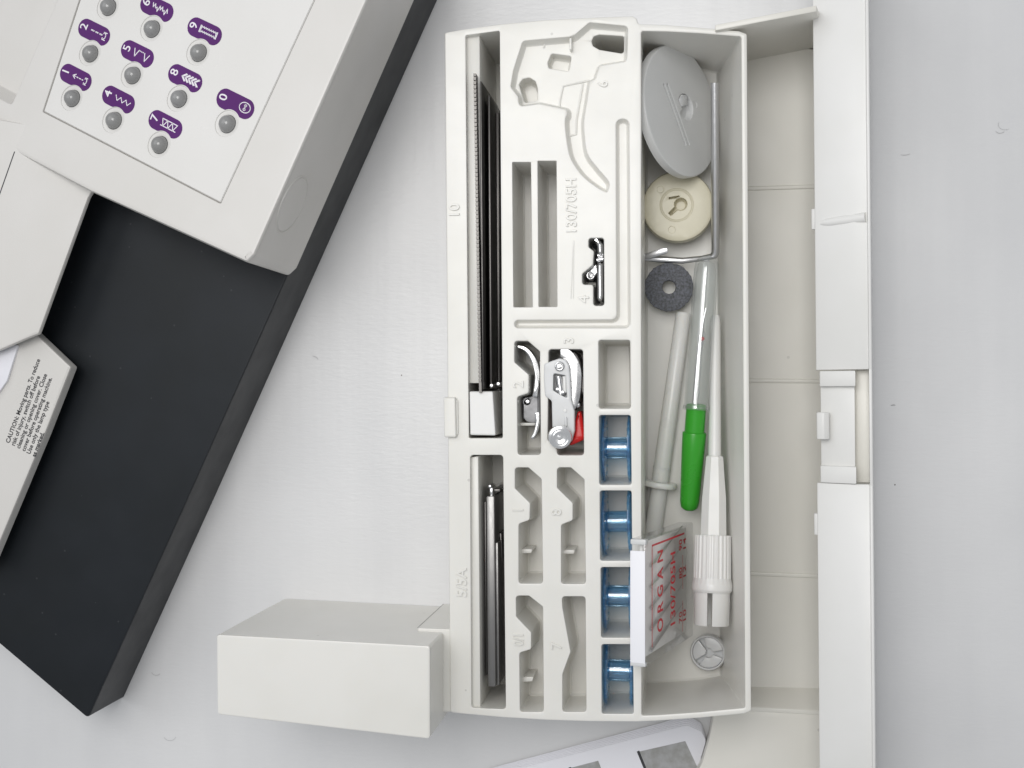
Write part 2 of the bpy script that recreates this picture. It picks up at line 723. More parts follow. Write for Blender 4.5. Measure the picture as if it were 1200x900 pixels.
def text_bm(s, org, xdir, ydir, size, extrude=0.0, align='CENTER', bevel=0.0, squeeze=1.0, bold=0.0):
    cu = bpy.data.curves.new('t', 'FONT')
    cu.body = s
    cu.size = size
    cu.align_x = align
    cu.align_y = 'CENTER'
    cu.extrude = extrude
    cu.bevel_depth = bevel
    cu.bevel_resolution = 0
    cu.offset = bold
    cu.resolution_u = 3
    o = bpy.data.objects.new('t', cu)
    COL.objects.link(o)
    dg = bpy.context.evaluated_depsgraph_get()
    me = bpy.data.meshes.new_from_object(o.evaluated_get(dg))
    bm = nb()
    bm.from_mesh(me)
    bpy.data.objects.remove(o)
    bpy.data.curves.remove(cu)
    bpy.data.meshes.remove(me)
    x = Vector(xdir).normalized()
    y = Vector(ydir)
    y = (y - x * y.dot(x)).normalized()
    z = x.cross(y)
    R = Matrix((x * squeeze, y, z)).transposed().to_4x4()
    bmesh.ops.transform(bm, matrix=Matrix.Translation(org) @ R, verts=bm.verts[:])
    return bm


def P2(pts, z):
    """photo pixels -> 2D outline on the plane at height z"""
    return [Vector((q.x, q.y)) for q in (at(x, y, z) for x, y in pts)]


def zm(pts, ox, oy, k):
    """pixels read from an enlargement: origin and factor"""
    return [(ox + x / k, oy + y / k) for x, y in pts]


K = 1200 / 260.0
ZT = 45.0        # top of the tray

# ================================================================== SETTING
bm = nb()
bmesh.ops.create_grid(bm, x_segments=1, y_segments=1, size=900)
tbl = struct('table', bm, 'table')
for (x, y), r_, a0_, a1_ in (((183, 787), 1.7, 190, 330), ((199, 862), 2.3, 200, 345), ((365, 424), 2.6, 20, 80), ((1178, 146), 2.2, 150, 300), ((1172, 152), 1.5, 200, 330), ((1047, 478), 1.2, 60, 130), ((1060, 172), 3.5, 250, 300)):
    c_ = at(x, y, 0.0)
    pts = [c_ + Vector((r_ * math.cos(math.radians(a0_ + (a1_ - a0_) * k / 8)), 0.8 * r_ * math.sin(math.radians(a0_ + (a1_ - a0_) * k / 8)), 0)) for k in range(9)]
    part('scuff_mark', ribbon(pts, 0.22, (0, 0, 1), 0.03), 'scuff', tbl)

# ================================================================== STORAGE CASE (right)
CZ = 3.0
case = thing('storage_case', 'open white storage case with ribbed beige floor lying right of the accessory tray', 'case', at(960, 450, 0))
fl = [(848, 40), (951, 58), (1016, 50), (1020, 815), (958, 812), (846, 812)]
top = [at(x, y, CZ) for x, y in fl]
part('floor_panel', prism(top, [Vector((q.x, q.y, 0.3)) for q in top]), 'case', case)
for y0, y1 in ((222, 217), (446, 447), (671, 677)):
    a, b = at(846, y0, CZ), at(1010, y1, CZ)
    part('rib', tube([a, b], 0.75, 8, (1, 0.7)), 'case', case)
# upper end wall: rim slants in plan
o1, o2 = at(838, 29, 47), at(957, 6, 47)
i1, i2 = at(838, 36, 47), at(957, 13.5, 47)
tp = [o1, o2, i2, i1]
b_ = [Vector((o1.x, o1.y + 0.5, 0.3)), Vector((o2.x + 9, o2.y + 2.2, 0.3)), Vector((i2.x + 9, i2.y + 1.4, 0.3)), Vector((i1.x, i1.y - 0.3, 0.3))]
part('end_wall', prism(tp, b_, 0.4), 'case', case)
# lower end: low wall, then a flange sheet that runs out of the picture
r1, r2 = at(846, 826.5, 10), at(1018, 835.5, 10)
f1, f2 = at(846, 803, CZ - 0.4), at(1018, 806, CZ - 0.4)
fl2 = [(836, 829), (1018, 838), (1020, 980), (790, 980), (812, 915), (823, 893), (831, 866), (835, 845)]
top = [at(x, y, 10) for x, y in fl2]
part('flange', prism(top, [Vector((q.x, q.y, 0.3)) for q in top], 0.5), 'case', case)
g1, g2 = at(846, 832, 10.6), at(1018, 841, 10.6)
r1.z = r2.z = 10.6
part('end_wall', prism([r1, r2, g2, g1], [f1, f2, Vector((g2.x, g2.y, 2)), Vector((g1.x, g1.y, 2))], 0.35), 'case', case)


# back wall with its broad inward flap
def flap_section(yp0, yp1, prof, bev=0.3):
    """prof: [(px, z)] upper side left to right, extruded along the wall between photo rows"""
    topA, topB = [], []
    for px, z in prof:
        s = at(px, 450, z)
        a = at(600, yp0, z).y
        b = at(600, yp1, z).y
        ya = at(600, yp0, 45).y
        yb = at(600, yp1, 45).y
        sk = -0.0087
        topA.append(Vector((s.x, ya, z)))
        topB.append(Vector((s.x, yb, z)))
    bm_ = prism(topA, topB, bev)
    return bm_


def prof_closed(up, th):
    low = [(x, z - th) for x, z in reversed(up)]
    return up + low


main = [(956.5, 38.5), (1003, 44.6), (1018, 45.0), (1018.6, 47.6), (1022, 47.6), (1023, 1.0), (1017, 1.0), (1015.5, 41.5), (1003, 41.2), (956.5, 36.6)]
part('flap', flap_section(-70, 437, main, 0.25), 'flap', case)
part('flap', flap_section(567, 990, main, 0.25), 'flap', case)
notch = [(961.5, 37.6), (982, 40.8), (1001.5, 43.0), (1001.5, 41.0), (982, 38.8), (961.5, 35.6)]
part('latch_plate', flap_section(438.5, 565.5, notch, 0.2), 'flap', case)
wall_mid = [(1018.4, 47.6), (1022, 47.6), (1023, 1.0), (1018, 1.0)]
part('back_wall', flap_section(436.6, 567.4, wall_mid, 0.2), 'flap', case)
shelf = [(1000, 40), (1018.2, 41), (1018.2, 39), (1000, 38)]
part('slot_floor', flap_section(438, 566, shelf, 0.1), 'case', case)
stepA = [(960.5, 39.6), (1002.6, 45.6), (1002.6, 41.2), (960.5, 36.0)]
part('latch_step', flap_section(438.2, 456, stepA, 0.35), 'flap', case)
part('latch_step', flap_section(547, 566.5, stepA, 0.35), 'flap', case)
part('latch_tab', flap_section(485.5, 516.5, [(956.5, 41.2), (964.5, 42.4), (971.5, 41.6), (971.5, 36.6), (956.5, 34.5)], 0.4), 'flap', case)
for y0, y1 in ((250, 274), (603, 628)):
    part('clip_tab', flap_section(y0, y1, [(952.5, 36.8), (958, 37.6), (958, 35.5), (952.5, 34.6)], 0.3), 'flap', case)
a, b = at(962, 261.5, 39.2), at(1014.5, 254.5, 45.2)
mid = a.lerp(b, 0.18)
part('hinge_rib', tube([a, mid, a.lerp(b, 0.6), b], [0.7, 1.3, 1.5, 1.5], 12, (1, 0.9)), 'flap', case)

# ================================================================== ACCESSORY TRAY
tray = thing('accessory_tray', 'ivory plastic accessory tray with shaped numbered wells and a side block', 'tray', at(650, 450, 0))
outline = [(521, 38), (545, 33.8), (585, 28.2), (640, 23), (700, 20), (741, 18.6), (746, 21), (748, 27.8), (780, 28.8), (820, 32),
           (866, 36), (875.5, 39.5), (880.5, 833), (872, 836.5), (820, 841.5), (770, 845), (745, 846), (690, 845.6), (640, 844), (590, 841), (545, 837), (527.5, 835)]
W = []
# slot 10 (long) and slot 5/5A: deep slots, a ledge fills the left side of each
W.append(well(P2([(545.5, 41.5), (585.5, 36), (589, 513.5), (549.5, 513.5)], ZT), 38, 0.5, 0.2, lip=0.3))
W.append(well(P2(zm([(235, 15), (413, 15)], 500, 530, K) + zm([(428, 605), (242, 598)], 500, 700, K), ZT), 32, 1.0, 0.2, lip=0.3))
# presser-foot wells
foot2 = zm([(475, 183), (548, 183), (612, 240), (617, 798), (493, 798), (490, 485), (552, 465), (553, 365), (475, 297)], 500, 360, K)
foot3 = zm([(660, 228), (845, 228), (850, 800), (707, 800), (704, 765), (655, 715)], 500, 360, K)
foot1 = zm([(478, 83), (550, 83), (620, 145), (628, 710), (498, 710), (498, 387), (557, 367), (560, 275), (478, 195)], 500, 530, K)
foot8 = zm([(706, 83), (780, 83), (852, 148), (860, 712), (728, 712), (728, 392), (790, 369), (791, 275), (706, 192)], 500, 530, K)
foot01 = zm([(483, -8), (553, -8), (628, 52), (632, 620), (505, 620), (502, 300), (565, 282), (566, 190), (485, 105)], 500, 700, K)
foot7 = zm([(732, -4), (858, -4), (863, 620), (735, 620), (735, 415), (779, 295), (735, 55)], 500, 700, K)
for f, d in ((foot2, 19), (foot3, 21), (foot1, 18), (foot8, 18), (foot01, 18), (foot7, 18)):
    W.append(well(P2(f, ZT), d, 0.9, 0.7))
# bobbin wells
bob_px = [((702, 486.5), (739, 486.5), (740, 568), (702.5, 568)), ((703, 575), (740, 575), (740.7, 657), (703.5, 657)),
          ((704, 664.8), (741, 664.8), (741.5, 747.2), (704.5, 747.2)), ((705, 755.2), (741.5, 755.2), (742.5, 836.5), (705.3, 836.5))]
W.append(well(P2([(701.5, 398.6), (738.3, 398.6), (739, 478.7), (702, 478.7)], ZT), 23, 0.7, 0.7))
for q in bob_px:
    W.append(well(P2(q, ZT), 24, 0.7, 0.6))
# upper section: two needle slots, L-shaped channel, shaped recess
W.append(well(P2([(600.3, 190), (622, 190), (624, 360), (601.8, 360)], ZT), 24, 0.25, 0.3, lip=0.25))
W.append(well(P2([(630, 188.5), (652, 188.5), (653, 359.5), (631.3, 359.5)], ZT), 24, 0.25, 0.3, lip=0.25))
W.append(well(P2([(722, 139.5), (737, 139.5), (738.6, 384.3), (603, 384.3), (603, 375.3), (722.9, 374.8)], ZT), 2.6, 1.7, 0.3))
foot4 = zm([(876, 458), (958, 456), (960, 822), (902, 822), (902, 708), (842, 708), (842, 650), (900, 602), (905, 528), (876, 505)], 500, 180, K)
W.append(well(P2(foot4, ZT), 13, 0.8, 0.3))
def arc(pts, n=4):
    return [(v.x, v.y) for v in smooth_path([Vector((x, y, 0)) for x, y in pts], n)]


shape6 = zm([(455, 470), (470, 380), (520, 222), (770, 200), (800, 190), (880, 122), (1088, 142), (1082, 330), (935, 354), (912, 425)] +
            arc([(882, 440), (864, 560), (850, 650), (852, 730), (868, 831), (920, 906), (975, 971), (987, 1000), (976, 1038)]) +
            arc([(965, 1036), (920, 1011), (850, 956), (800, 891), (772, 831), (755, 730), (750, 650), (760, 622)]) + [(760, 592), (610, 560), (500, 575), (496, 522)], 500, 0, K)
sub6 = [
    well(P2(zm([(655, 340), (675, 290), (782, 305), (770, 385), (660, 368)], 500, 0, K), ZT - 3.2), 4.5, 0.6, 0.3),
    well(P2(zm([(500, 455), (520, 428), (555, 420), (588, 440), (600, 480), (598, 545), (530, 556), (518, 520)], 500, 0, K), ZT - 3.2), 7.0, 0.9, 0.2),
    well(P2(zm([(892, 222), (905, 196), (935, 188), (1068, 196), (1066, 290), (935, 268), (900, 248)], 500, 0, K), ZT - 3.2), 26, 0.8, 0.3),
]
W.append(well(P2(shape6, ZT), 3.2, 1.2, 0.5, sub=sub6))
SIX_LINES = [zm(v, 500, 0, K) for v in ([(718, 580), (722, 540), (738, 466), (800, 452), (880, 436)], [(845, 452), (830, 540), (812, 640), (808, 728), (772, 735)],
                                        [(640, 205), (634, 260)])]
# the big open compartment
X1 = at(852, 450, ZT).x


def slope_right(q):
    return Vector((q.x - 5.6, q.y)) if q.x > X1 else q


W.append(well(P2([(751.5, 36.5), (780, 37), (820, 39.2), (868.5, 43.0), (873, 829.5), (820, 834.5), (770, 838), (752, 838.6)], ZT), 42, 0.6, 0.2, lip=0.5, shift=slope_right))
body = slab(P2(outline, ZT), ZT, 0.2, W, edge=0.5, r=0.8, bot=lambda q: Vector((q.x - 5.6, q.y)) if q.x > X1 else q)
tray_o = part('tray_body', body, 'tray', tray, 40, True)
for q, zl in (([(546.0, 43.5), (562, 41.5), (564.8, 449), (549.4, 449)], 42.6), ([(551.3, 536), (560.5, 534.5), (563, 829), (553, 828)], 43.0)):
    t4 = [at(x, y, zl) for x, y in q]
    part('slot_ledge', prism(t4, [Vector((v.x, v.y, 6.0)) for v in t4], 0.25), 'tray', tray)
for v in SIX_LINES:
    part('moulded_line', tube([at(x, y, ZT - 3.15) for x, y in v], 0.35, 8), 'tray', tray)
v = [at(x, y, ZT - 0.3) for x, y in zm([(772, 205), (784, 204), (784, 268), (772, 268)], 500, 0, K)]
part('moulded_rib', prism(v, [Vector((q.x, q.y, ZT - 3.3)) for q in v], 0.2), 'tray', tray)
# small support tabs in the wells
for base, (ox, oy), tb in ((foot1, (500, 530), [(507, 524), (572, 524), (566, 546), (510, 546)]), (foot8, (500, 530), [(735, 528), (802, 528), (796, 550), (738, 550)]),
                           (foot01, (500, 700), [(517, 432), (578, 430), (572, 456), (518, 458)]), (foot2, (500, 360), [(500, 625), (590, 625), (584, 642), (502, 642)])):
    t4 = [at(x, y, ZT - 6.5) for x, y in zm(tb, ox, oy, K)]
    part('support_tab', prism(t4, [Vector((q.x, q.y, ZT - 17.9)) for q in t4], 0.3), 'tray', tray)
# side block with its connecting neck
bt = P2([(253.5, 743.5), (504, 757), (504, 866.5), (254.5, 837.5)], 65)
part('side_block', slab(bt, 65, 0.2, edge=0.6, r=0.9), 'tray', tray, 40, True)
nk = P2([(489, 736), (529, 737.5), (529, 834.5), (489, 834)], 44.2)
part('neck', slab(nk, 44.2, 0.2, edge=0.4, r=0.3), 'tray', tray, 40, True)
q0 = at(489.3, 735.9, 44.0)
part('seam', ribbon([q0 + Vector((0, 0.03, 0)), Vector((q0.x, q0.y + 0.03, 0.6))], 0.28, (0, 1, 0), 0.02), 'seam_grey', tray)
# clip on the left rim
cp = P2([(519.5, 465.5), (533.5, 465.5), (534.5, 512.5), (520.5, 512.5)], 47.0)
part('rim_clip', slab(cp, 47.0, 36, edge=0.5, r=0.5), 'tray', tray, 40, True)
cp = P2([(526.5, 468), (536.5, 468), (537, 510), (527.5, 510)], 45.7)
part('clip_base', slab(cp, 45.7, 44.5, edge=0.3, r=0.5), 'tray', tray, 40, True)
# moulded raised numbers, read from the right-hand side of the picture
UPY, LFX = (0, 1, 0), (-1, 0, 0)
for s, px, py, size, sq in (('10', 533, 247, 4.6, 1.0), ('6', 707, 98.5, 4.2, 1), ('130/705H', 670, 241.5, 4.5, 0.97), ('4', 684.5, 350.5, 4.6, 1), ('2', 608, 450.5, 4.6, 1),
                            ('3', 667, 399, 4.4, 1), ('1', 607.5, 597.5, 4.6, 1), ('8', 652.5, 600, 4.4, 1), ('0/1', 608, 749, 4.5, 0.72), ('7', 652.5, 757, 4.6, 1), ('5/5A', 541.5, 683, 4.6, 1.0)):
    part('moulded_number', text_bm(s, at(px, py, ZT + 0.05), UPY, LFX, size, 0.34, bevel=0.1, squeeze=sq), 'tray', tray)
for q0, q1 in (((672.3, 282), (671.8, 350)), ((669, 350), (671.8, 282))):
    part('moulded_line', tube([at(*q0, ZT + 0.02), at(*q1, ZT + 0.02)], 0.16, 6), 'tray', tray)

# ================================================================== SEWING MACHINE (left)
BZ = 27.0
mach = thing('sewing_machine', 'ivory sewing machine with grey buttons and purple stitch labels on a black base', 'sewing machine', at(120, 400, 0))
bo = P2([(103, 842.5), (213, 600), (347, 300), (480, 2), (540, -132), (-260, -132), (-260, 535)], BZ)
part('base_plate', slab(bo, BZ, 0.3, edge=0.7, r=1.2), 'base', mach, 40, True)
# body: top face tilted, higher towards the lower right corner
AD = Vector((0.88, -0.475, 0)).normalized()
c0 = at(289, 306, 68)
slope = 0.25
BXv = Vector((AD.x, AD.y, slope)).normalized()
BY0 = Vector((-AD.y, AD.x, 0)) * 1.0
BY0.normalize()
BN = BXv.cross(BY0).normalized()
BM = Matrix.Translation(c0) @ Matrix((BXv, BY0, BN)).transposed().to_4x4()
BMi = BM.inverted()


def PB(pts):
    return [Vector((q.x, q.y)) for q in (BMi @ at_plane(x, y, c0, BN) for x, y in pts)]


def onp(px, py, h=0.0):
    return at_plane(px, py, c0, BN) + BN * h


def body_slab(outline, wells, z_floor, edge, r, flare):
    bm = nb()
    p = rounded(ccw(outline), r)
    a = ring(bm, offset(p, -edge), 0, BM)
    b = ring(bm, offset(p, -edge * 0.3), -edge * 0.3, BM)
    c = ring(bm, p, -edge, BM)
    d = []
    for q, v in zip(offset(p, flare), c):
        wv = BM @ Vector((q.x, q.y, 0))
        d.append(bm.verts.new(Vector((wv.x, wv.y, z_floor))))
    for q, s in ((a, b), (b, c), (c, d)):
        bridge(bm, q, s, True)
    plate(bm, a, 0, wells, BM)
    bm.faces.new(list(reversed(d)))
    bmesh.ops.recalc_face_normals(bm, faces=bm.faces[:])
    return bm


btn = {'3': (125.5, 7.5), '2': (104.5, 62), '1': (83.2, 114.5), '6': (176.8, 33), '5': (154, 87.5), '4': (132, 140.5), '9': (231.3, 61), '8': (208.3, 115), '7': (185.6, 169), '0': (265, 144.5)}
pan_px = [(49.5, 131), (258.5, 239), (390, -45), (112, -60)]
recess_px = [(-70, 78), (13, 122), (95, -66), (-50, -80)]
part('body', body_slab(PB([(-90, 120), (0, 168.5), (103, 223), (288, 307), (297, 298), (428, 2), (475, -105), (-60, -140)]),
                       [well(PB(pan_px), 1.6, 0.5, 0.05, lip=0.15), well(PB(recess_px), 7.0, 1.0, 3.0, lip=0.8)], BZ + 0.2, 1.5, 1.2, 0.6), 'body', mach, 40, True)
pp = offset(rounded(ccw(PB(pan_px)), 0.5), -0.38)
bmx = nb()
a = ring(bmx, offset(pp, -0.25), -0.15, BM)
b = ring(bmx, pp, -0.4, BM)
c = ring(bmx, pp, -1.55, BM)
bridge(bmx, a, b, True)
bridge(bmx, b, c, True)
wl = []
for k, (x, y) in btn.items():
    q = BMi @ at_plane(x, y, c0, BN)
    wl.append(well(circ((q.x, q.y), 4.1, 28), 0.75, 0, 1.0, lip=0.35))
plate(bmx, a, -0.15, wl, BM)
bmesh.ops.recalc_face_normals(bmx, faces=bmx.faces[:])
part('control_panel', bmx, 'panel', mach, 40, True)
for k, (x, y) in btn.items():
    c = onp(x, y, 0)
    R = 2.62
    prof = [(R + 0.12, -0.95), (R + 0.12, -0.6)] + [(R * math.cos(t * math.pi / 12), R * 0.92 * math.sin(t * math.pi / 12) - 0.45) for t in range(0, 6)] + [(0, R * 0.92 - 0.45)]
    bo_ = part('button', lathe(prof, c, BN, 28), 'button', mach, 60)
    part('gap_ring', lathe([(2.5, -0.86), (3.0, -0.86)], c, BN, 28), 'darkink', bo_)
# purple labels: local frame u = panel right (up the picture), w = panel down
pu = (onp(154, 87.5) - onp(132, 140.5)).normalized()
pw = (onp(185.6, 169) - onp(132, 140.5)).normalized()


def stroke_set(k):
    """white marks in label units: u -1..1 across, w -1..1 along"""
    S = []
    if k == '1':
        S += [[(0, -0.15), (0, -0.02)], [(0, 0.06), (0, 0.16)], [(0, 0.24), (0, 0.34)], [(0, 0.42), (0, 0.5)], [(-0.3, -0.02), (0, -0.2), (0.3, -0.02)],
              [(-0.45, 0.62), (-0.2, 0.74), (0.2, 0.74), (0.45, 0.62)], [(-0.45, 0.76), (-0.45, 0.6), (-0.25, 0.6)], [(0.45, 0.76), (0.45, 0.6), (0.25, 0.6)]]
    elif k == '2':
        S += [[(0, -0.2), (0, 0.0)], [(0.06, -0.2), (0.06, 0.0)], [(0, 0.1), (0, 0.28)], [(0.06, 0.1), (0.06, 0.28)], [(0, 0.38), (0, 0.56)], [(0.06, 0.38), (0.06, 0.56)],
              [(-0.5, 0.66), (-0.2, 0.78), (0.2, 0.78), (0.5, 0.66)], [(-0.5, 0.82), (-0.5, 0.62), (-0.28, 0.62)], [(0.5, 0.82), (0.5, 0.62), (0.28, 0.62)]]
    elif k == '4':
        zz = [(-0.3 if i % 2 else 0.3, -0.22 + i * 0.17) for i in range(7)]
        for a_, b_ in zip(zz, zz[1:]):
            for t in (0, 1 / 3, 2 / 3):
                S.append([(a_[0] + (b_[0] - a_[0]) * t, a_[1] + (b_[1] - a_[1]) * t), (a_[0] + (b_[0] - a_[0]) * (t + 0.2), a_[1] + (b_[1] - a_[1]) * (t + 0.2))])
    elif k == '5':
        S += [[(0.45, -0.25), (-0.55, -0.1), (0.45, 0.05)], [(0.4, 0.1), (0.4, 0.14)], [(0.38, 0.2), (0.38, 0.24)], [(0.38, 0.3), (0.38, 0.34)], [(0.4, 0.42), (-0.6, 0.57), (0.4, 0.74)]]
    elif k == '6':
        zz = []
        for i in range(14):
            zz.append(((-0.15 if i % 2 else 0.4) - (0.35 if i in (4, 5, 10, 11) else 0), -0.3 + i * 0.078))
        S.append(zz)
    elif k == '7':
        S += [[(0.45, -0.25), (0.45, 0.72)], [(-0.45, -0.25), (-0.45, 0.72)], [(0.45 if i % 2 == 0 else -0.45, -0.25 + i * 0.16) for i in range(7)]]
    elif k == '8':
        for i in range(5):
            w0 = -0.15 + i * 0.2
            S.append([(-0.5, w0 + 0.16), (0, w0 - 0.06), (0.5, w0 + 0.16)])
            S.append([(-0.45, w0 + 0.22), (0, w0 + 0.0), (0.45, w0 + 0.22)])
    elif k == '9':
        S += [[(0.3 + (0.12 if i % 2 else -0.08), -0.28 + i * 0.058) for i in range(18)], [(-0.3 + (0.12 if i % 2 else -0.08), -0.28 + i * 0.058) for i in range(18)],
              [(-0.45, -0.3), (0.45, -0.3)], [(-0.45, -0.24), (0.45, -0.24)], [(-0.45, 0.76), (0.45, 0.76)], [(-0.45, 0.7), (0.45, 0.7)]]
    elif k == '0':
        S += [[(0.62 * math.cos(t * math.pi / 10), 0.55 + 0.30 * math.sin(t * math.pi / 10)) for t in range(21)], [(-0.12, 0.55), (0.12, 0.55)],
              [(0.24 + 0.12 * math.cos(t * math.pi / 4), 0.55 + 0.06 * math.sin(t * math.pi / 4)) for t in range(9)],
              [(-0.24 + 0.12 * math.cos(t * math.pi / 4), 0.55 + 0.06 * math.sin(t * math.pi / 4)) for t in range(9)]]
    return S


lab = {'1': (88.5, 90.5), '2': (110, 37.5), '4': (138.5, 116.5), '5': (160.7, 63), '6': (183.5, 9.5), '7': (193.5, 145.5), '8': (216.7, 91.5), '9': (239.5, 36.5), '0': (275.5, 121.5)}
for k, (x, y) in lab.items():
    c = onp(x, y, -0.13)
    hu, hw = 3.0, 6.9
    if k == '0':
        hu, hw = 3.1, 7.4
    bc = onp(*btn[k], -0.13)
    rel = bc - c
    bu, bw = rel.dot(pu), rel.dot(pw)
    cut = 4.55
    pts = []
    # stadium outline, bitten by the button's collar
    for t in range(0, 13):
        a_ = math.pi * t / 12
        pts.append((hu * math.cos(a_), -(hw - hu) - hu * math.sin(a_)))
    side = []
    for t in range(0, 17):
        w_ = -(hw - hu) + 2 * (hw - hu) * t / 16
        u_ = -hu
        dd = cut * cut - (w_ - bw) ** 2
        if dd > 0:
            u_ = max(u_, bu + math.sqrt(dd))
        side.append((u_, w_))
    pts += side[1:-1]
    for t in range(0, 13):
        a_ = math.pi * t / 12
        pts.append((-hu * math.cos(a_), (hw - hu) + hu * math.sin(a_)))
    fixed = []
    for u_, w_ in pts:
        dd = cut * cut - (w_ - bw) ** 2
        if dd > 0 and u_ < bu + math.sqrt(dd):
            u_ = bu + math.sqrt(dd)
        fixed.append((u_, w_))
    topv = [c + pu * u_ + pw * w_ + BN * 0.09 for u_, w_ in fixed]
    botv = [c + pu * u_ + pw * w_ - BN * 0.05 for u_, w_ in fixed]
    lo = part('stitch_label', prism(topv, botv), 'purple', mach)
    b2 = nb()
    for s in stroke_set(k):
        merge(b2, ribbon([c + pu * (u_ * hu * 0.8 + 0.25) + pw * (w_ * hw * 0.95) for u_, w_ in s], 0.30, BN, 0.13))
    merge(b2, text_bm(k, c + pu * 0.2 - pw * (hw * 0.66) + BN * 0.13, pu, -pw, 4.2, bold=0.04))
    part('stitch_mark', b2, 'whiteink', lo)
# round cover on the side of the body
s0, s1 = at_plane(312, 268, c0, BN), None
e1 = onp(297, 298)
e2 = onp(428, 2)
ed = (e2 - e1).normalized()
sn = Vector((ed.y, -ed.x, 0)).normalized()
if sn.x < 0:
    sn = -sn
dd_ = ray(343, 240)
sn = (sn + Vector((0, 0, 0.016))).normalized()
p_on = e1 + sn * 0.5
tpar = (p_on - CPOS).dot(sn) / dd_.dot(sn)
pc = CPOS + dd_ * tpar
part('round_cover', lathe([(0, 0.0), (8.7, 0.0), (8.9, -0.22), (9.05, -0.22), (9.2, 0.02), (9.4, 0.02), (9.6, -0.6)], pc, sn, 40), 'body', mach)
# lower head piece and its seam
hp = P2([(-120, 120), (60, 150), (122, 200), (103, 232), (45, 391), (30, 397), (0, 410), (-120, 455)], 44)
part('head_cover', slab(hp, 44, 42.2, edge=0.8, r=1.0), 'body', mach, 40, True)
part('seam', ribbon([at(17, 178, 44.02), at(-2, 232, 44.02)], 0.35, (0, 0, 1), 0.02), 'darkink', mach)
wp = P2([(24, 374), (83, 430), (53, 507), (-16, 672), (-150, 620), (-60, 380)], 38)
wo = part('warning_plate', slab(wp, 38, 33.5, edge=0.9, r=0.8), 'body', mach, 40, True)
b2 = nb()
wx = (at(50, 412, 38) - at(10, 520, 38)).normalized()
wy = Vector((-wx.y, wx.x, 0))
for i, s in enumerate(('CAUTION: Moving parts. To reduce', 'risk of injury, switch off before', 'cleaning or opening cover. Close', 'cover before operating machine.', 'Use only the lamp type', 'as marked.')):
    q = at(9 + i * 6.1, 519 + i * 3.2, 38.0)
    merge(b2, text_bm(s, q + Vector((0, 0, 0.05)), wx, wy, 2.1, align='LEFT', squeeze=0.95, bold=0.05))
part('warning_text', b2, 'darkink', wo)
lp = P2([(-30, 404), (21, 404), (8, 446), (-30, 500)], 39.2)
part('paper_label', slab(lp, 39.2, 38.1, edge=0.1, r=0.5), 'paper', mach)

# ================================================================== BOOKLET (bottom edge)
bk = thing('booklet', 'white paper booklet with grey pictures sticking out below the tray', 'booklet', at(720, 920, 0))
for i in range(6):
    z = 1.2 + i * 0.5
    dx, dy = (5 - i) * 2.2, (5 - i) * -2.3
    pts = [(560 + dx, 913 + dy), (770 + dx * 0.6, 858.5 + dy), (805, 849.5 + dy), (822, 857 + dy * 0.8), (827.5, 868 + dy * 0.4), (800, 960), (740, 1010), (560, 1010)]
    part('page', slab(P2(pts, z), z, z - 0.35, edge=0.1, r=2.5), 'paper', bk)
zt = 1.2 + 5 * 0.5
pg = [o for o in bk.children][-1]
for pts in ([(748, 881), (803, 868.5), (820, 905), (800, 950), (770, 935)], [(668, 900), (701, 891.5), (716, 930), (676, 940)]):
    q = [at(x, y, zt + 0.06) for x, y in pts]
    part('printed_picture', prism(q, [v - Vector((0, 0, 0.05)) for v in q]), 'print', pg)
    part('printed_edge', ribbon([q[0], q[-1]], 0.9, (0, 0, 1), 0.02), 'darkink', pg)

# ================================================================== THINGS IN THE LEFT WELLS
# ---- long guide standing in slot 10
def yr(py, z):
    return at(600, py, z).y


gd = thing('seam_guide', 'long dark steel guide with toothed edge standing in the slot marked 10', 'sewing guide', at(575, 280, 8))
xg = at(557.5, 270, 46.5).x
y0, y1 = at(557, 86, 46.5).y, at(560, 449, 46.5).y
prof = [(y0, 46.5)]
n = 74
bmg = nb()
top_e, bot_e = [], []
for i in range(n):
    yy = y0 + (y1 - y0) * i / n
    yb = y0 + (y1 - y0) * (i + 0.62) / n
    ye = y0 + (y1 - y0) * (i + 1) / n
    for q in ((yy, 46.6), (yb, 46.6), (yb, 45.9), (ye, 45.9)):
        top_e.append(q)
outl = [(y0, 34)] + [(y, z) for y, z in top_e] + [(y1 - 3, 45.9), (y1 - 3, 9), (y0 - 6, 9), (y0 - 1.5, 26)]
sk = -0.0087
L_ = [Vector((xg + 0.45 + (y - y0) * sk, y, z)) for y, z in outl]
R_ = [Vector((xg - 0.35 + (y - y0) * sk, y, z)) for y, z in outl]
part('toothed_strip', prism(L_, R_), 'steel', gd, 20)
xr = at(566, 270, 44).x
q = [at(562.2, 95, 44.6), at(564.2, 95, 44.6), at(566.8, 456, 44.6), at(564.8, 456, 44.6)]
part('rail', prism(q, [Vector((v.x, v.y, 9)) for v in q], 0.15), 'steel', gd)
q = [at(571.5, 112, 38), at(574.2, 112, 38), at(576.5, 456, 38), at(573.8, 456, 38)]
part('rail', prism(q, [Vector((v.x, v.y, 9)) for v in q], 0.2), 'steel', gd)
q = [at(574, 131, 24), at(585, 132, 24), at(586, 470, 24), at(575, 470, 24)]
part('cross_plate', prism(q, [Vector((v.x, v.y, 9)) for v in q], 0.3), 'steel', gd)
bk_ = P2([(549.8, 458.5), (577.5, 458.5), (580.8, 510.5), (550.8, 510)], 44.8)
eb = part('end_block', slab(bk_, 44.8, 9, edge=0.5, r=0.5), 'white', gd, 40, True)
for i in range(5):
    px = 582.0
    q0 = at(577.5, 468 + i * 6.2, 36)
    part('grip_rib', box(Vector((q0.x + 0.65, q0.y, 27)), (0.7, 0.9, 16), bev=0.15), 'palegrey', eb)
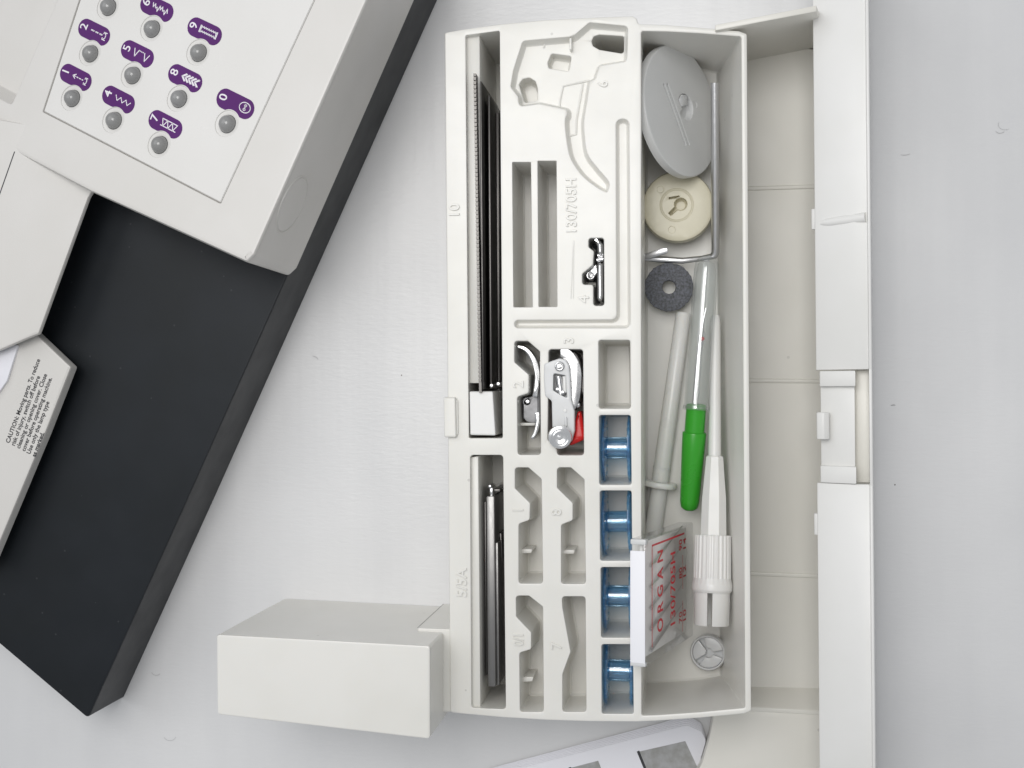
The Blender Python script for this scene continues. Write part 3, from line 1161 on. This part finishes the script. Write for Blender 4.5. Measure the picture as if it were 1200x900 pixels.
for px_, py_ in ((584, 450), (576, 452)):
    q0 = at(px_, py_, 40)
    part('pin', lathe([(0, 0.6), (0.5, 0.5), (0.6, 0), (0.6, -20)], q0, (0, 0, 1), 10), 'nickel', gd)

# ---- narrow steel foot standing in slot 5/5A
f5 = thing('straight_stitch_foot', 'narrow dark steel foot standing on edge in the slot marked 5/5A', 'presser foot', at(578, 690, 13))


def vplate(name, px0, px1, py0, py1, zt, zb, mat, parent, bev=0.15, skew=1.6):
    q = [at(px0, py0, zt), at(px1, py0, zt), at(px1 + skew, py1, zt), at(px0 + skew, py1, zt)]
    return part(name, prism(q, [Vector((v.x, v.y, zb)) for v in q], bev), mat, parent)


vplate('bar', 569.8, 579.4, 581.5, 805, 39, 16, 'gunmetal', f5, 0.35)
vplate('side_plate', 567.2, 569.4, 588, 791, 34, 13.2, 'steel', f5)
vplate('side_rail', 580.2, 583.6, 636, 803, 37, 14, 'gunmetal', f5, 0.2)
vplate('side_plate', 585.0, 587.5, 625, 655, 30, 14, 'steel', f5)
vplate('side_plate', 585.2, 588.2, 700, 792, 28, 14, 'steel', f5)
vplate('crossbar', 573.5, 586, 573, 577, 34, 16, 'steel', f5, 0.2, 0)
vplate('neck', 573.5, 577.5, 571, 583, 37.5, 16, 'chrome', f5, 0.3, 0.3)
part('tip', lathe([(0, 0.7), (0.5, 0.5), (0.65, 0), (0.6, -8)], at(574.3, 570, 38.5), (0, 0, 1), 10), 'chrome', f5)

# ---- curved foot in well 2
def z6(pts):
    return [(590 + x / 6.0, 390 + y / 6.0) for x, y in pts]


f2 = thing('curved_presser_foot', 'curved bright steel presser foot lying in the well marked 2', 'presser foot', at(627, 460, 26))
sole = smooth_path([Vector((*v, 0)) for v in P2(z6([(95, 96), (150, 112), (195, 160), (226, 225), (238, 300), (232, 370), (222, 450)]), 41)], 5)
th = [0.9 + 0.8 * min(1, i / 12) for i in range(len(sole))]
part('sole', band(sole, th, 31, 41.5, 0.25), 'chrome', f2)
shank = P2(z6([(215, 440), (255, 430), (258, 580), (240, 590), (222, 640), (165, 628), (138, 600), (135, 480), (160, 455)]), 38)
hole = P2(z6([(165, 485)]), 38)[0]
part('shank', slab(shank, 38, 34, [well(circ(hole, 1.0, 16), 3, 0, 0.05, lip=0.3)], edge=0.35, r=0.6), 'dull', f2, 40, True)
part('pin', lathe([(0, 0.3), (0.55, 0.25), (0.7, 0), (0.7, -2)], Vector((hole.x, hole.y, 36.6)), (0, 0, 1), 14), 'chrome', f2)
heel = smooth_path([Vector((*v, 0)) for v in P2(z6([(236, 560), (240, 640), (226, 700), (200, 745)]), 41)], 5)
part('heel', band(heel, [1.6 - 0.7 * i / (len(heel) - 1) for i in range(len(heel))], 31, 41, 0.25), 'chrome', f2)
q = P2(z6([(238, 290), (258, 300), (258, 560), (238, 570)]), 39.5)
part('spine', slab(q, 39.5, 31, edge=0.4, r=0.5), 'dull', f2, 40, True)

# ---- buttonhole foot on well 3
f3 = thing('buttonhole_foot', 'pale grey buttonhole foot with knurled silver screw and red lever in the well marked 3', 'presser foot', at(665, 470, 24))
zp = 46.2
pl = P2(z6([(284, 218), (345, 195), (395, 178), (440, 192), (462, 232), (470, 300), (478, 470), (500, 550), (500, 690), (480, 760), (440, 800), (345, 760), (338, 480), (291, 442), (283, 330)]), zp)
part('plate', slab(pl, zp, zp - 2.6, [well(P2(z6([(352, 285), (436, 300), (446, 455), (432, 452), (350, 405)]), zp), 2.5, 0.5, 0.1, lip=0.3)], edge=0.5, r=1.0), 'palegrey', f3, 40, True)
part('rib', slab(P2(z6([(425, 590), (445, 590), (450, 660), (430, 660)]), zp + 0.7), zp + 0.7, zp - 0.5, edge=0.25, r=0.4), 'palegrey', f3)
rv = at(655.8, 429.5, zp)
part('rivet', lathe([(0, 1.0), (0.7, 0.9), (1.05, 0.5), (1.15, 0.1), (1.45, 0.35), (1.6, 0.0), (1.6, -1.5)], rv, (0, 0, 1), 24), 'chrome', f3)
part('bead', lathe([(0, 0.25), (0.5, 0.15), (0.62, -0.3)], at(662.3, 481.3, zp + 0.1), (0, 0, 1), 14), 'white', f3)
part('rod', tube([at(654.5, 441, zp - 0.9), at(657.5, 462, zp - 0.9)], 1.0, 12), 'chrome', f3)
part('rod', tube([at(661.5, 441, zp - 1.0), at(661.8, 460, zp - 1.0)], 0.7, 12), 'white', f3)
for x, y in ((653.6, 456.5), (659.5, 460)):
    part('clamp', lathe([(0, 0.9), (0.6, 0.7), (0.9, 0.1), (0.9, -1)], at(x, y, zp - 0.8), (0, 0, 1), 14), 'chrome', f3)
run = smooth_path([Vector((*v, 0)) for v in P2(z6([(402, 145), (440, 150), (478, 200), (500, 270), (505, 360), (500, 470), (478, 540)]), 44)], 5)
part('runner', band(run, [1.5 + 2.6 * math.sin(math.pi * min(1, (i + 3) / 34)) for i in range(len(run))], 28, 44.6, 0.5), 'runner', f3)
run = smooth_path([Vector((*v, 0)) for v in P2(z6([(455, 135), (500, 150), (535, 220), (552, 320), (556, 430)]), 41)], 5)
part('runner', band(run, 0.9, 27, 41, 0.25), 'steel', f3)
run = smooth_path([Vector((*v, 0)) for v in P2(z6([(500, 160), (520, 230), (530, 330), (534, 430)]), 43)], 5)
part('wire', tube([Vector((p.x, p.y, 42)) for p in run], 0.4, 8), 'chrome', f3)
part('clamp', lathe([(0, 1.3), (0.8, 1.0), (1.0, 0.2), (1.0, -6)], at(677, 474.5, 41), (0, 0, 1), 14), 'chrome', f3)
q = P2(z6([(522, 548), (545, 556), (556, 600), (574, 730), (560, 756), (470, 796), (452, 770), (488, 730), (500, 620)]), 43.5)
part('lever', slab(q, 43.5, 33, edge=0.9, r=0.8), 'red', f3, 50, True)
sc = at(656.3, 511, zp)
part('screw_head', lathe([(0, 3.15), (0.5, 3.1), (0.9, 2.75), (1.5, 2.85), (1.9, 3.0), (2.3, 2.8), (2.7, 3.0), (3.1, 2.85), (3.45, 2.7), (3.65, 2.2), (3.65, 0.4), (3.3, 0.1), (1.5, 0)], sc, (0.09, -0.12, 1), 72,
                         ripple=lambda i, k: (0.965 if k % 2 else 1.0) if 9 <= i <= 10 else 1.0), 'bright', f3, 25)

# ---- zipper foot in well 4
f4 = thing('chrome_zipper_foot', 'small polished chrome foot lying in the dark well marked 4', 'presser foot', at(702, 318, 32))


def z8(pts):
    k = 900 / 105.0
    return [(670 + x / k, 265 + y / k) for x, y in pts]


q = P2(z8([(252, 365), (315, 365), (318, 700), (300, 755), (270, 755), (250, 720)]), 44)
part('bar', slab(q, 44, 34, edge=0.9, r=1.2), 'chrome', f4, 60, True)
q = P2(z8([(205, 118), (235, 112), (280, 135), (315, 180), (318, 270), (295, 290), (255, 285), (252, 200), (230, 150)]), 44)
part('toe', slab(q, 44, 34, edge=0.9, r=0.9), 'chrome', f4, 60, True)
part('joint', tube([at(700.5, 300, 42), at(707, 298, 42)], 1.0, 12), 'nickel', f4)
part('joint', tube([at(699.5, 305, 42.5), at(707, 303.5, 42.5)], 0.9, 12), 'chrome', f4)
q = P2(z8([(148, 475), (210, 405), (250, 370), (258, 470), (215, 530), (180, 545), (150, 520)]), 41)
part('arm', slab(q, 41, 36, [well(circ(P2(z8([(188, 492)]), 41)[0], 0.9, 14), 3, 0, 0.05, lip=0.25)], edge=0.35, r=0.7), 'nickel', f4, 40, True)
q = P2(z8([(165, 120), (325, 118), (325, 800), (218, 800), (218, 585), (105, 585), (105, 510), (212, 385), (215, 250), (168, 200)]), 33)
part('dark_floor_sheet', slab(offset([Vector(v) for v in ccw(q)], -0.75), 32.9, 32.1, edge=0.2, r=0.6), 'darkink', f4)  # dark sheet in the well's outline, laid over its floor beneath the foot

# ---- four blue bobbins
bob_lab = ['clear blue bobbin in the well just under the empty square well', 'clear blue bobbin second from the empty square well',
           'clear blue bobbin behind the middle of the needle case', 'clear blue bobbin in the lowest square well of the row']
proto = None
for i, qd in enumerate(bob_px):
    cx = sum(v[0] for v in qd) / 4
    cy = sum(v[1] for v in qd) / 4
    c = at(cx, cy, ZT)
    c.z = ZT - 12.0
    if proto is None:
        o = thing('bobbin', bob_lab[i], 'bobbin', c, 'blue bobbins in the square wells')
        H = 8.7
        ax = Vector((1, 0, 0))
        st = c - ax * H / 2
        fl_ = [(3.0, 0.0), (9.6, 0.0), (10.2, 0.12), (10.35, 0.45), (10.2, 0.8), (9.6, 0.92), (4.4, 0.95), (3.5, 1.3)]
        part('flange', lathe(fl_, st, ax, 48), 'blue_rim', o, 30)
        part('flange', lathe([(r, H - h) for r, h in fl_], st, ax, 48), 'blue_rim', o, 30)
        part('hub', lathe([(3.45, 1.2), (3.45, H - 1.2), (2.7, H - 0.4), (2.7, 0.4)], st, ax, 32, close=True), 'blue', o, 30)
        for k in range(6):
            a_ = k * math.pi / 3
            d_ = Vector((0, math.cos(a_), math.sin(a_)))
            part('spoke', box(st + ax * (H / 2) + d_ * 3.1, (H - 2.4, 0.7, 0.9), Matrix.Rotation(a_, 3, 'X'), 0.2), 'blue', o)
        # rim holes drawn as little studs around each flange
        for side in (0.5, H - 0.5):
            b2 = nb()
            for k in range(16):
                a_ = k * math.pi / 8
                d_ = Vector((0, math.cos(a_), math.sin(a_)))
                merge(b2, lathe([(0.45, -0.6), (0.6, 0), (0.45, 0.6)], st + ax * side + d_ * 8.4, ax, 8))
            part('rim_holes', b2, 'blue', o)
        proto = o
    else:
        o = proto.copy()
        COL.objects.link(o)
        o['label'] = bob_lab[i]
        o.location = c * MM
        o.rotation_euler = (0.35 * i, 0.02 * (i - 2), 0.025 * (2 - i))
        for ch in proto.children:
            d = ch.copy()
            COL.objects.link(d)
            d.parent = o

# ================================================================== THINGS IN THE LONG COMPARTMENT
FZ = 3.0
# ---- large grey spool disc leaning on the divider
tilt = math.radians(57)
az = math.radians(4.5)
nD = Vector((math.sin(tilt) * math.cos(az), math.sin(tilt) * math.sin(az), math.cos(tilt)))
cD = at(795.5, 131, 23.5)
sd = thing('large_spool_disc', 'large grey plastic spool disc leaning tilted against the divider', 'spool disc', Vector((cD.x, cD.y, FZ)))
rD = 21.3
uD = Vector((0, 1, 0)) - nD * nD.y
uD.normalize()
vD = uD.cross(nD).normalized()
if vD.x < 0:
    vD = -vD
cH = (1.2, 1.4)                                   # keyhole centre in the disc plane
MD = Matrix.Translation(cD) @ Matrix((vD, uD, vD.cross(uD))).transposed().to_4x4()
if vD.cross(uD).dot(nD) < 0:
    MD = Matrix.Translation(cD) @ Matrix((-vD, uD, (-vD).cross(uD))).transposed().to_4x4()
    cH = (-1.2, 1.4)
sx = 1 if cH[0] > 0 else -1


def dl(a, b):
    return Vector((sx * a, b))


rD = 21.3
g = Vector((-0.5, 0.866))
gn = Vector((0.866, 0.5))


def bar2(c, ln, wd):
    c = Vector(c)
    q = [c + g * ln / 2 + gn * wd / 2, c + g * ln / 2 - gn * wd / 2, c - g * ln / 2 - gn * wd / 2, c - g * ln / 2 + gn * wd / 2]
    return [dl(v.x, v.y) for v in q]


kh = [dl(2.1 + 4.3 * math.cos(t), 1.6 + 4.3 * math.sin(t)) for t in [math.radians(x) for x in range(-140, 161, 20)]]
kh += [dl(-0.6, 1.9), dl(0.3, 0.6), dl(-0.9, -0.3)]
part('disc', slab(circ((0, 0), rD, 72), 1.4, -1.4, [well(bar2((-4.6, -2.0), 21, 0.9), 1.1, 0.1, 0.05, lip=0.12), well(bar2((-2.5, -1.6), 21, 0.9), 1.1, 0.1, 0.05, lip=0.12),
                                                    well(kh, 2.2, 0.3, 0.1, lip=0.3), well(circ(dl(8.0, 3.4), 1.1, 16), 0.15, 0, 0.02, lip=0.08)], MD, edge=0.7, r=0), 'grey', sd, 40, True)
tq = [dl(x, y) for x, y in ((-1.6, 3.4), (0.2, 5.4), (3.6, 5.6), (2.9, 2.6), (0.0, 1.4))]
tq = ccw(tq)
part('tongue', prism([MD @ Vector((v.x, v.y, 1.5)) for v in tq], [MD @ Vector((v.x, v.y, -0.8)) for v in tq], 0.25), 'palegrey', sd)

# ---- cream disc lying flat below it
cC = at(794.5, 241.5, 15)
cr_ = thing('cream_spool_disc', 'small round cream plastic spool disc with keyhole centre lying flat', 'spool disc', Vector((cC.x, cC.y, 10)))
rC = 11.7
ctr = Vector((cC.x + 0.9, cC.y + 0.7))
a_ = math.radians(222)
dv = Vector((math.cos(a_), math.sin(a_)))
nv = Vector((-dv.y, dv.x))
kp = []
for k in range(17):
    t = a_ + 0.36 + (2 * math.pi - 0.72) * k / 16
    kp.append(ctr + Vector((math.cos(t), math.sin(t))) * 2.1)
e0 = ctr + dv * 4.9
kp += [e0 - nv * 0.6, e0 + nv * 0.6]
c2_ = ctr + Vector((-1.6, 2.35))
k2 = [c2_ + Vector((-2.3, 0.0)), c2_ + Vector((-2.2, -0.7)), c2_ + Vector((1.2, -0.15)), c2_ + Vector((1.2, 0.5))]
dish = circ((ctr.x - 1.3, ctr.y - 0.3), 5.4, 40)
mk = [well(circ((cC.x + 8.0 * math.cos(t), cC.y + 8.0 * math.sin(t)), 1.15, 18), 0.2, 0, 0.02, lip=0.08) for t in (math.radians(135), math.radians(-105))]
part('disc', slab(circ((cC.x, cC.y), rC, 72), 15, 10.2, [well(dish, 0.55, 0, 0.5, lip=0.3, sub=[well(kp, 3.6, 0, 0.05, lip=0.25), well(k2, 2.6, 0.1, 0.05, lip=0.12)])] + mk, edge=1.2, r=0), 'cream', cr_, 40, True)

# ---- bent steel guide rod
rd = thing('quilting_guide_rod', 'bent steel guide rod with flat hook along the right side of the compartment', 'guide rod', at(836, 300, 8))
part('rod', tube([at(837.6, 97, 30), at(838.5, 290, 17), at(838.3, 296.5, 16.4), at(836, 300.5, 16)], 1.3, 14), 'nickel', rd)
part('arm', tube([at(837, 300, 15.6), at(822, 303, 14), at(800, 305.5, 12), at(775, 304, 11.5), at(756, 302, 12.5), at(752.2, 301.2, 13)], [1.1, 1.0, 1.1, 1.2, 1.2, 1.0], 12, (0.9, 0.5)), 'nickel', rd)
q = [at(750.5, 303, 13.6), at(752, 298.5, 13.6), at(773, 291.5, 15), at(782.5, 290.5, 15.2), at(782.5, 296.5, 15.2), at(760, 304, 13.6)]
part('hook', prism(q, [v - Vector((0, 0, 1.0)) for v in q], 0.25), 'nickel', rd)

# ---- felt ring
cF = at(784, 336.5, 12)
fr_ = thing('felt_ring', 'blue grey felt washer lying below the cream disc', 'washer', Vector((cF.x, cF.y, 9.3)))
part('ring', lathe([(2.2, 0.0), (2.35, 0.35), (7.4, 0.4), (7.9, 0.1), (8.0, -0.8), (7.9, -2.3), (2.2, -2.5)], cF, (0.03, -0.04, 1), 56, close=True,
                   ripple=lambda i, k: 1 + 0.012 * math.sin(k * 2.7 + i) + 0.008 * math.sin(k * 5.1)), 'felt', fr_, 50)

# ---- milky spool pin lying deepest
p0, p1 = at(801, 366, 8), at(763, 640, 6.4)
ax = (p1 - p0).normalized()
spn = thing('spool_pin', 'long milky plastic spool pin with collar lying beneath the green seam ripper', 'spool pin', Vector((p0.x, p0.y, FZ)))
part('pin', tube([p0, p0 + ax * 0.5, p0.lerp(p1, 0.5), p1], [2.1, 2.5, 2.75, 2.9], 18), 'milky', spn, 50)
pf = p0.lerp(p1, (567 - 366) / (640 - 366.0))
part('collar', lathe([(2.4, -0.9), (5.6, -0.9), (5.9, -0.5), (5.9, 0.5), (5.6, 0.9), (2.4, 0.9)], pf + Vector((0, 0, 1.0)), ax, 32), 'milky', spn)
part('collar', lathe([(2.5, -0.4), (2.95, -0.3), (2.95, 0.3), (2.5, 0.4)], p0.lerp(p1, 0.665), ax, 24), 'milky', spn)

# ---- green seam ripper in its clear cap
h0, h1 = at(816, 474, 19), at(807.5, 598, 15)
ax = (h1 - h0).normalized()
sr = thing('seam_ripper', 'seam ripper with green handle and its blade inside a clear cap', 'seam ripper', Vector((h1.x, h1.y, FZ)))
LH = (h1 - h0).length
part('handle', lathe([(0, 0), (2.9, 0), (3.2, 0.3), (3.2, 9.0), (3.75, 9.2), (3.85, 9.6), (3.7, 16), (3.5, LH * 0.62), (3.15, LH - 3), (2.75, LH - 1), (1.8, LH - 0.15), (0, LH)], h0, ax, 32), 'green', sr, 40)
cap0, cap1 = h0 + ax * 1.5, at(829, 299, 17)
ca = (cap1 - cap0)
LC = ca.length
ca.normalize()
part('cap', lathe([(4.15, 0), (4.15, 1.2), (3.95, 1.6), (3.95, LC - 5), (3.7, LC - 2.5), (2.7, LC - 0.8), (1.2, LC - 0.1), (0, LC)], cap0, ca, 32), 'clear', sr, 50)
part('cap_lining', lathe([(3.45, 0), (3.3, LC - 6), (2.7, LC - 2.6), (0, LC - 1.4)], cap0, ca, 32), 'clear', sr, 50)
part('cap_rim', lathe([(3.5, -0.4), (4.25, -0.4), (4.35, 0.3), (4.2, 1.0), (3.5, 1.0)], cap0, ca, 32, close=True), 'clear', sr)
b0 = h0 + ca * 0.3
tipp = at(821.5, 372, 17.5)
part('blade', tube(smooth_path([b0 + Vector((-0.5, 0, 0)), b0.lerp(tipp, 0.5) + Vector((-0.2, 0, 0)), b0.lerp(tipp, 0.8) + Vector((0.2, 0, 0)), tipp + Vector((1.6, 3, 0))]), [0.75 - 0.5 * i / 18 for i in range(19)], 10, (1.2, 0.6)), 'chrome', sr)
bp = b0.lerp(tipp, 0.62)
part('prong', tube(smooth_path([bp + Vector((0.3, 0, 0)), b0.lerp(tipp, 0.78) + Vector((1.4, 0, 0)), at(823.5, 385, 17.5)]), [0.5 - 0.02 * i for i in range(13)], 8), 'chrome', sr)
part('tip_ball', lathe([(0, -0.75), (0.5, -0.55), (0.75, 0), (0.5, 0.55), (0, 0.75)], b0.lerp(tipp, 0.75) + Vector((0.9, 0, 0)), ca, 14), 'red', sr, 60)

# ---- white ribbed tool
t0, t1, t2, t3, t4 = at(838.5, 370, 15), at(837.5, 534, 20), at(835.5, 627, 23), at(834.5, 683, 24.5), at(834.2, 733, 26)
ax = (t4 - t1).normalized()
wt = thing('needle_inserting_tool', 'white plastic tool with thin stem, ribbed collar and slotted end', 'sewing tool', Vector((t3.x, t3.y, FZ)))
part('stem', tube([t0, t0.lerp(t1, 0.05), t1 + ax * 2], [1.3, 1.65, 2.1], 18), 'white', wt, 50)
L1 = (t2 - t1).length
hexr = lambda i, k: 1.0
part('shaft', lathe([(0, 0), (2.5, 0.1), (2.9, 0.5), (3.1, 3), (4.1, L1 * 0.55), (4.4, L1 + 1)], t1, ax, 8, xdir=(0.4, 0, 1)), 'white', wt, 20)
L2 = (t3 - t2).length
part('ribbed_collar', lathe([(4.0, 0), (5.6, 0.05), (5.8, 0.3), (6.0, L2 - 1.5), (6.35, L2), (6.5, L2 + 0.8), (6.4, L2 + 2.2), (5.9, L2 + 3.0), (3, L2 + 3.1)], t2, ax, 96,
                            ripple=lambda i, k: (1.0 if (k % 4) < 2 else 0.955) if 1 <= i <= 3 else 1.0), 'white', wt, 22)
# slotted end: four curved tongues
L3 = (t4 - t3).length
Rm = frame(ax, (0, 0, 1))
for k in range(4):
    a0_ = math.radians(90 * k + 8.5 + 8)
    a1_ = math.radians(90 * (k + 1) - 8.5 + 8)
    bmt = nb()
    rows = []
    for h, ro, ri in ((2.4, 5.75, 4.4), (L3 - 0.3, 5.5, 4.5), (L3, 5.3, 4.6)):
        row = []
        for j in range(9):
            t = a0_ + (a1_ - a0_) * j / 8
            row.append(bmt.verts.new(t3 + Rm @ Vector((ro * math.cos(t), ro * math.sin(t), h))))
        for j in range(8, -1, -1):
            t = a0_ + (a1_ - a0_) * j / 8
            row.append(bmt.verts.new(t3 + Rm @ Vector((ri * math.cos(t), ri * math.sin(t), h))))
        rows.append(row)
    for r_a, r_b in zip(rows, rows[1:]):
        bridge(bmt, r_a, r_b)
    bmt.faces.new(list(reversed(rows[0])))
    bmt.faces.new(rows[-1])
    bmesh.ops.recalc_face_normals(bmt, faces=bmt.faces[:])
    part('tongue', bmt, 'white', wt, 35)

# ---- needle case leaning on the divider
A1, A2 = at(757.5, 639, 55.5), at(757.5, 790, 55.5)
B1, B2 = at(812.5, 606, 6.5), at(812.5, 738, 6.5)
yA = (A1 + A2) / 2
yB = (B1 + B2) / 2
ey = ((A1 - A2).normalized() + (B1 - B2).normalized()).normalized()     # up the picture
ed_ = (yB - yA)
ed_ = (ed_ - ey * ed_.dot(ey))
WD = ed_.length
ed_.normalize()                                                       # down the face
en = ed_.cross(ey).normalized()
if en.z < 0:
    en = -en                                                          # face normal
LN = ((A1 - A2).length + (B1 - B2).length) / 2
mid = (yA + yB) / 2
nc = thing('needle_case', 'clear needle case with red print and white label leaning on the divider', 'needle case', Vector((yB.x, yB.y, FZ)))
Rn = Matrix((ed_, ey, ed_.cross(ey))).transposed()
sg = 1 if ed_.cross(ey).dot(en) > 0 else -1


def nf(d, y, h):
    """point on the case: d down the face from its upper edge, y from the middle, h above the face"""
    return yA + ((yB - yA).dot(ey)) * ey * 0.5 + ed_ * d + ey * y + en * h


TH_ = 5.2
part('shell', box(nf(WD / 2, 0, -TH_ / 2), (WD, LN, TH_), Rn, 0.6, 3), 'case_clear', nc, 40)
part('insert', box(nf(WD / 2 + 0.8, 0, -2.6), (WD - 4, LN - 3.4, 1.0), Rn, 0.2), 'insert', nc)
part('label_strip', box(nf(-0.28, -1.2, -TH_ / 2), (0.4, LN - 4.6, TH_ - 0.6), Rn, 0.1), 'card', nc)
part('top_cap', box(nf(1.2, LN / 2 - 0.9, -TH_ / 2), (2.6, 1.6, TH_ - 0.4), Rn, 0.3), 'grey', nc)
part('end_cap', box(nf(0.6, -LN / 2 + 0.6, -TH_ / 2), (2.0, 1.2, TH_ - 0.4), Rn, 0.3), 'palegrey', nc)
for k in range(5):
    yy = -LN / 2 + 6 + k * 6.4
    part('needle', tube([nf(9, yy - 3, -1.4), nf(26, yy + 1.5, -1.4), nf(26.5, yy + 1.6, -1.4), nf(43, yy + 6, -1.4)], [0.42, 0.42, 0.28, 0.15], 8), 'nickel', nc)
part('red_border', ribbon([nf(5.5, -LN / 2 + 5, 0), nf(5.5, LN / 2 - 2.5, 0), nf(40, LN / 2 - 2.5, 0)], 0.6, en, 0.05), 'redink', nc)


def fit_text(s_, d, y, size, length, bold):
    bm_ = text_bm(s_, Vector((0, 0, 0)), (1, 0, 0), (0, 1, 0), size, bold=bold)
    xs = [v.co.x for v in bm_.verts]
    k = length / (max(xs) - min(xs))
    x0 = (max(xs) + min(xs)) / 2
    org = nf(d, y, 0.06)
    for v in bm_.verts:
        v.co = org + ey * ((v.co.x - x0) * k) - ed_ * v.co.y
    return bm_


part('print', fit_text('O R G A N', 14.0, 1.6, 8.0, 25.0, 0.17), 'redink', nc)
part('print', fit_text('130/705H', 27.5, 0.4, 7.4, 23.0, 0.06), 'redink', nc)
for yy, s_, l2, line in ((-10.2, '70', '10', 4.9), (4.1, '80', '12', 5.4), (13.2, '90', '14', 0)):
    part('print', fit_text(s_, 36.0, yy, 4.6, 3.6, 0.05), 'redink', nc)
    part('print', fit_text(l2, 40.6, yy, 4.6, 3.6, 0.05), 'redink', nc)
    if line:
        part('print_line', ribbon([nf(38.3, yy - line, 0), nf(38.3, yy + line, 0)], 0.35, en, 0.05), 'redink', nc)

# ---- small pale disc in the corner
cS = at(829.5, 765, 8.0)
nS = Vector((-0.20, 0.03, 1)).normalized()
ss = thing('small_spool_cap', 'small pale grey spool cap with forked slot in the lower corner', 'spool cap', Vector((cS.x, cS.y, FZ)))
part('rim', lathe([(5.1, -0.5), (5.2, 0.3), (5.6, 0.5), (5.9, 0.1), (5.9, -2.8), (5.1, -2.8)], cS, nS, 48, close=True), 'palegrey', ss, 40)
RS = frame(nS, (1, 0, 0))


def sp(u, v, h):
    return cS + RS @ Vector((u, v, h))


def wedge(a0_, a1_, r0, r1, h0_, h1_, push=(0, 0)):
    pts = []
    for j in range(9):
        t = math.radians(a0_ + (a1_ - a0_) * j / 8)
        pts.append((r1 * math.cos(t) + push[0], r1 * math.sin(t) + push[1]))
    for j in range(4, -1, -1):
        t = math.radians(a0_ + (a1_ - a0_) * j / 4)
        pts.append((r0 * math.cos(t) + push[0], r0 * math.sin(t) + push[1]))
    return prism([sp(u, v, h1_) for u, v in pts], [sp(u, v, h0_) for u, v in pts], 0.2)


part('sector', wedge(128, 212, 0.8, 5.05, -1.6, -0.1), 'palegrey', ss)
part('sector', wedge(12, 104, 1.6, 5.05, -1.6, -0.2), 'palegrey', ss)
part('sector', wedge(236, 340, 1.8, 5.05, -1.6, -0.3), 'palegrey', ss)
part('web', lathe([(0, -2.6), (5.1, -2.6), (5.1, -2.2), (0, -2.2)], cS, nS, 32), 'palegrey', ss)
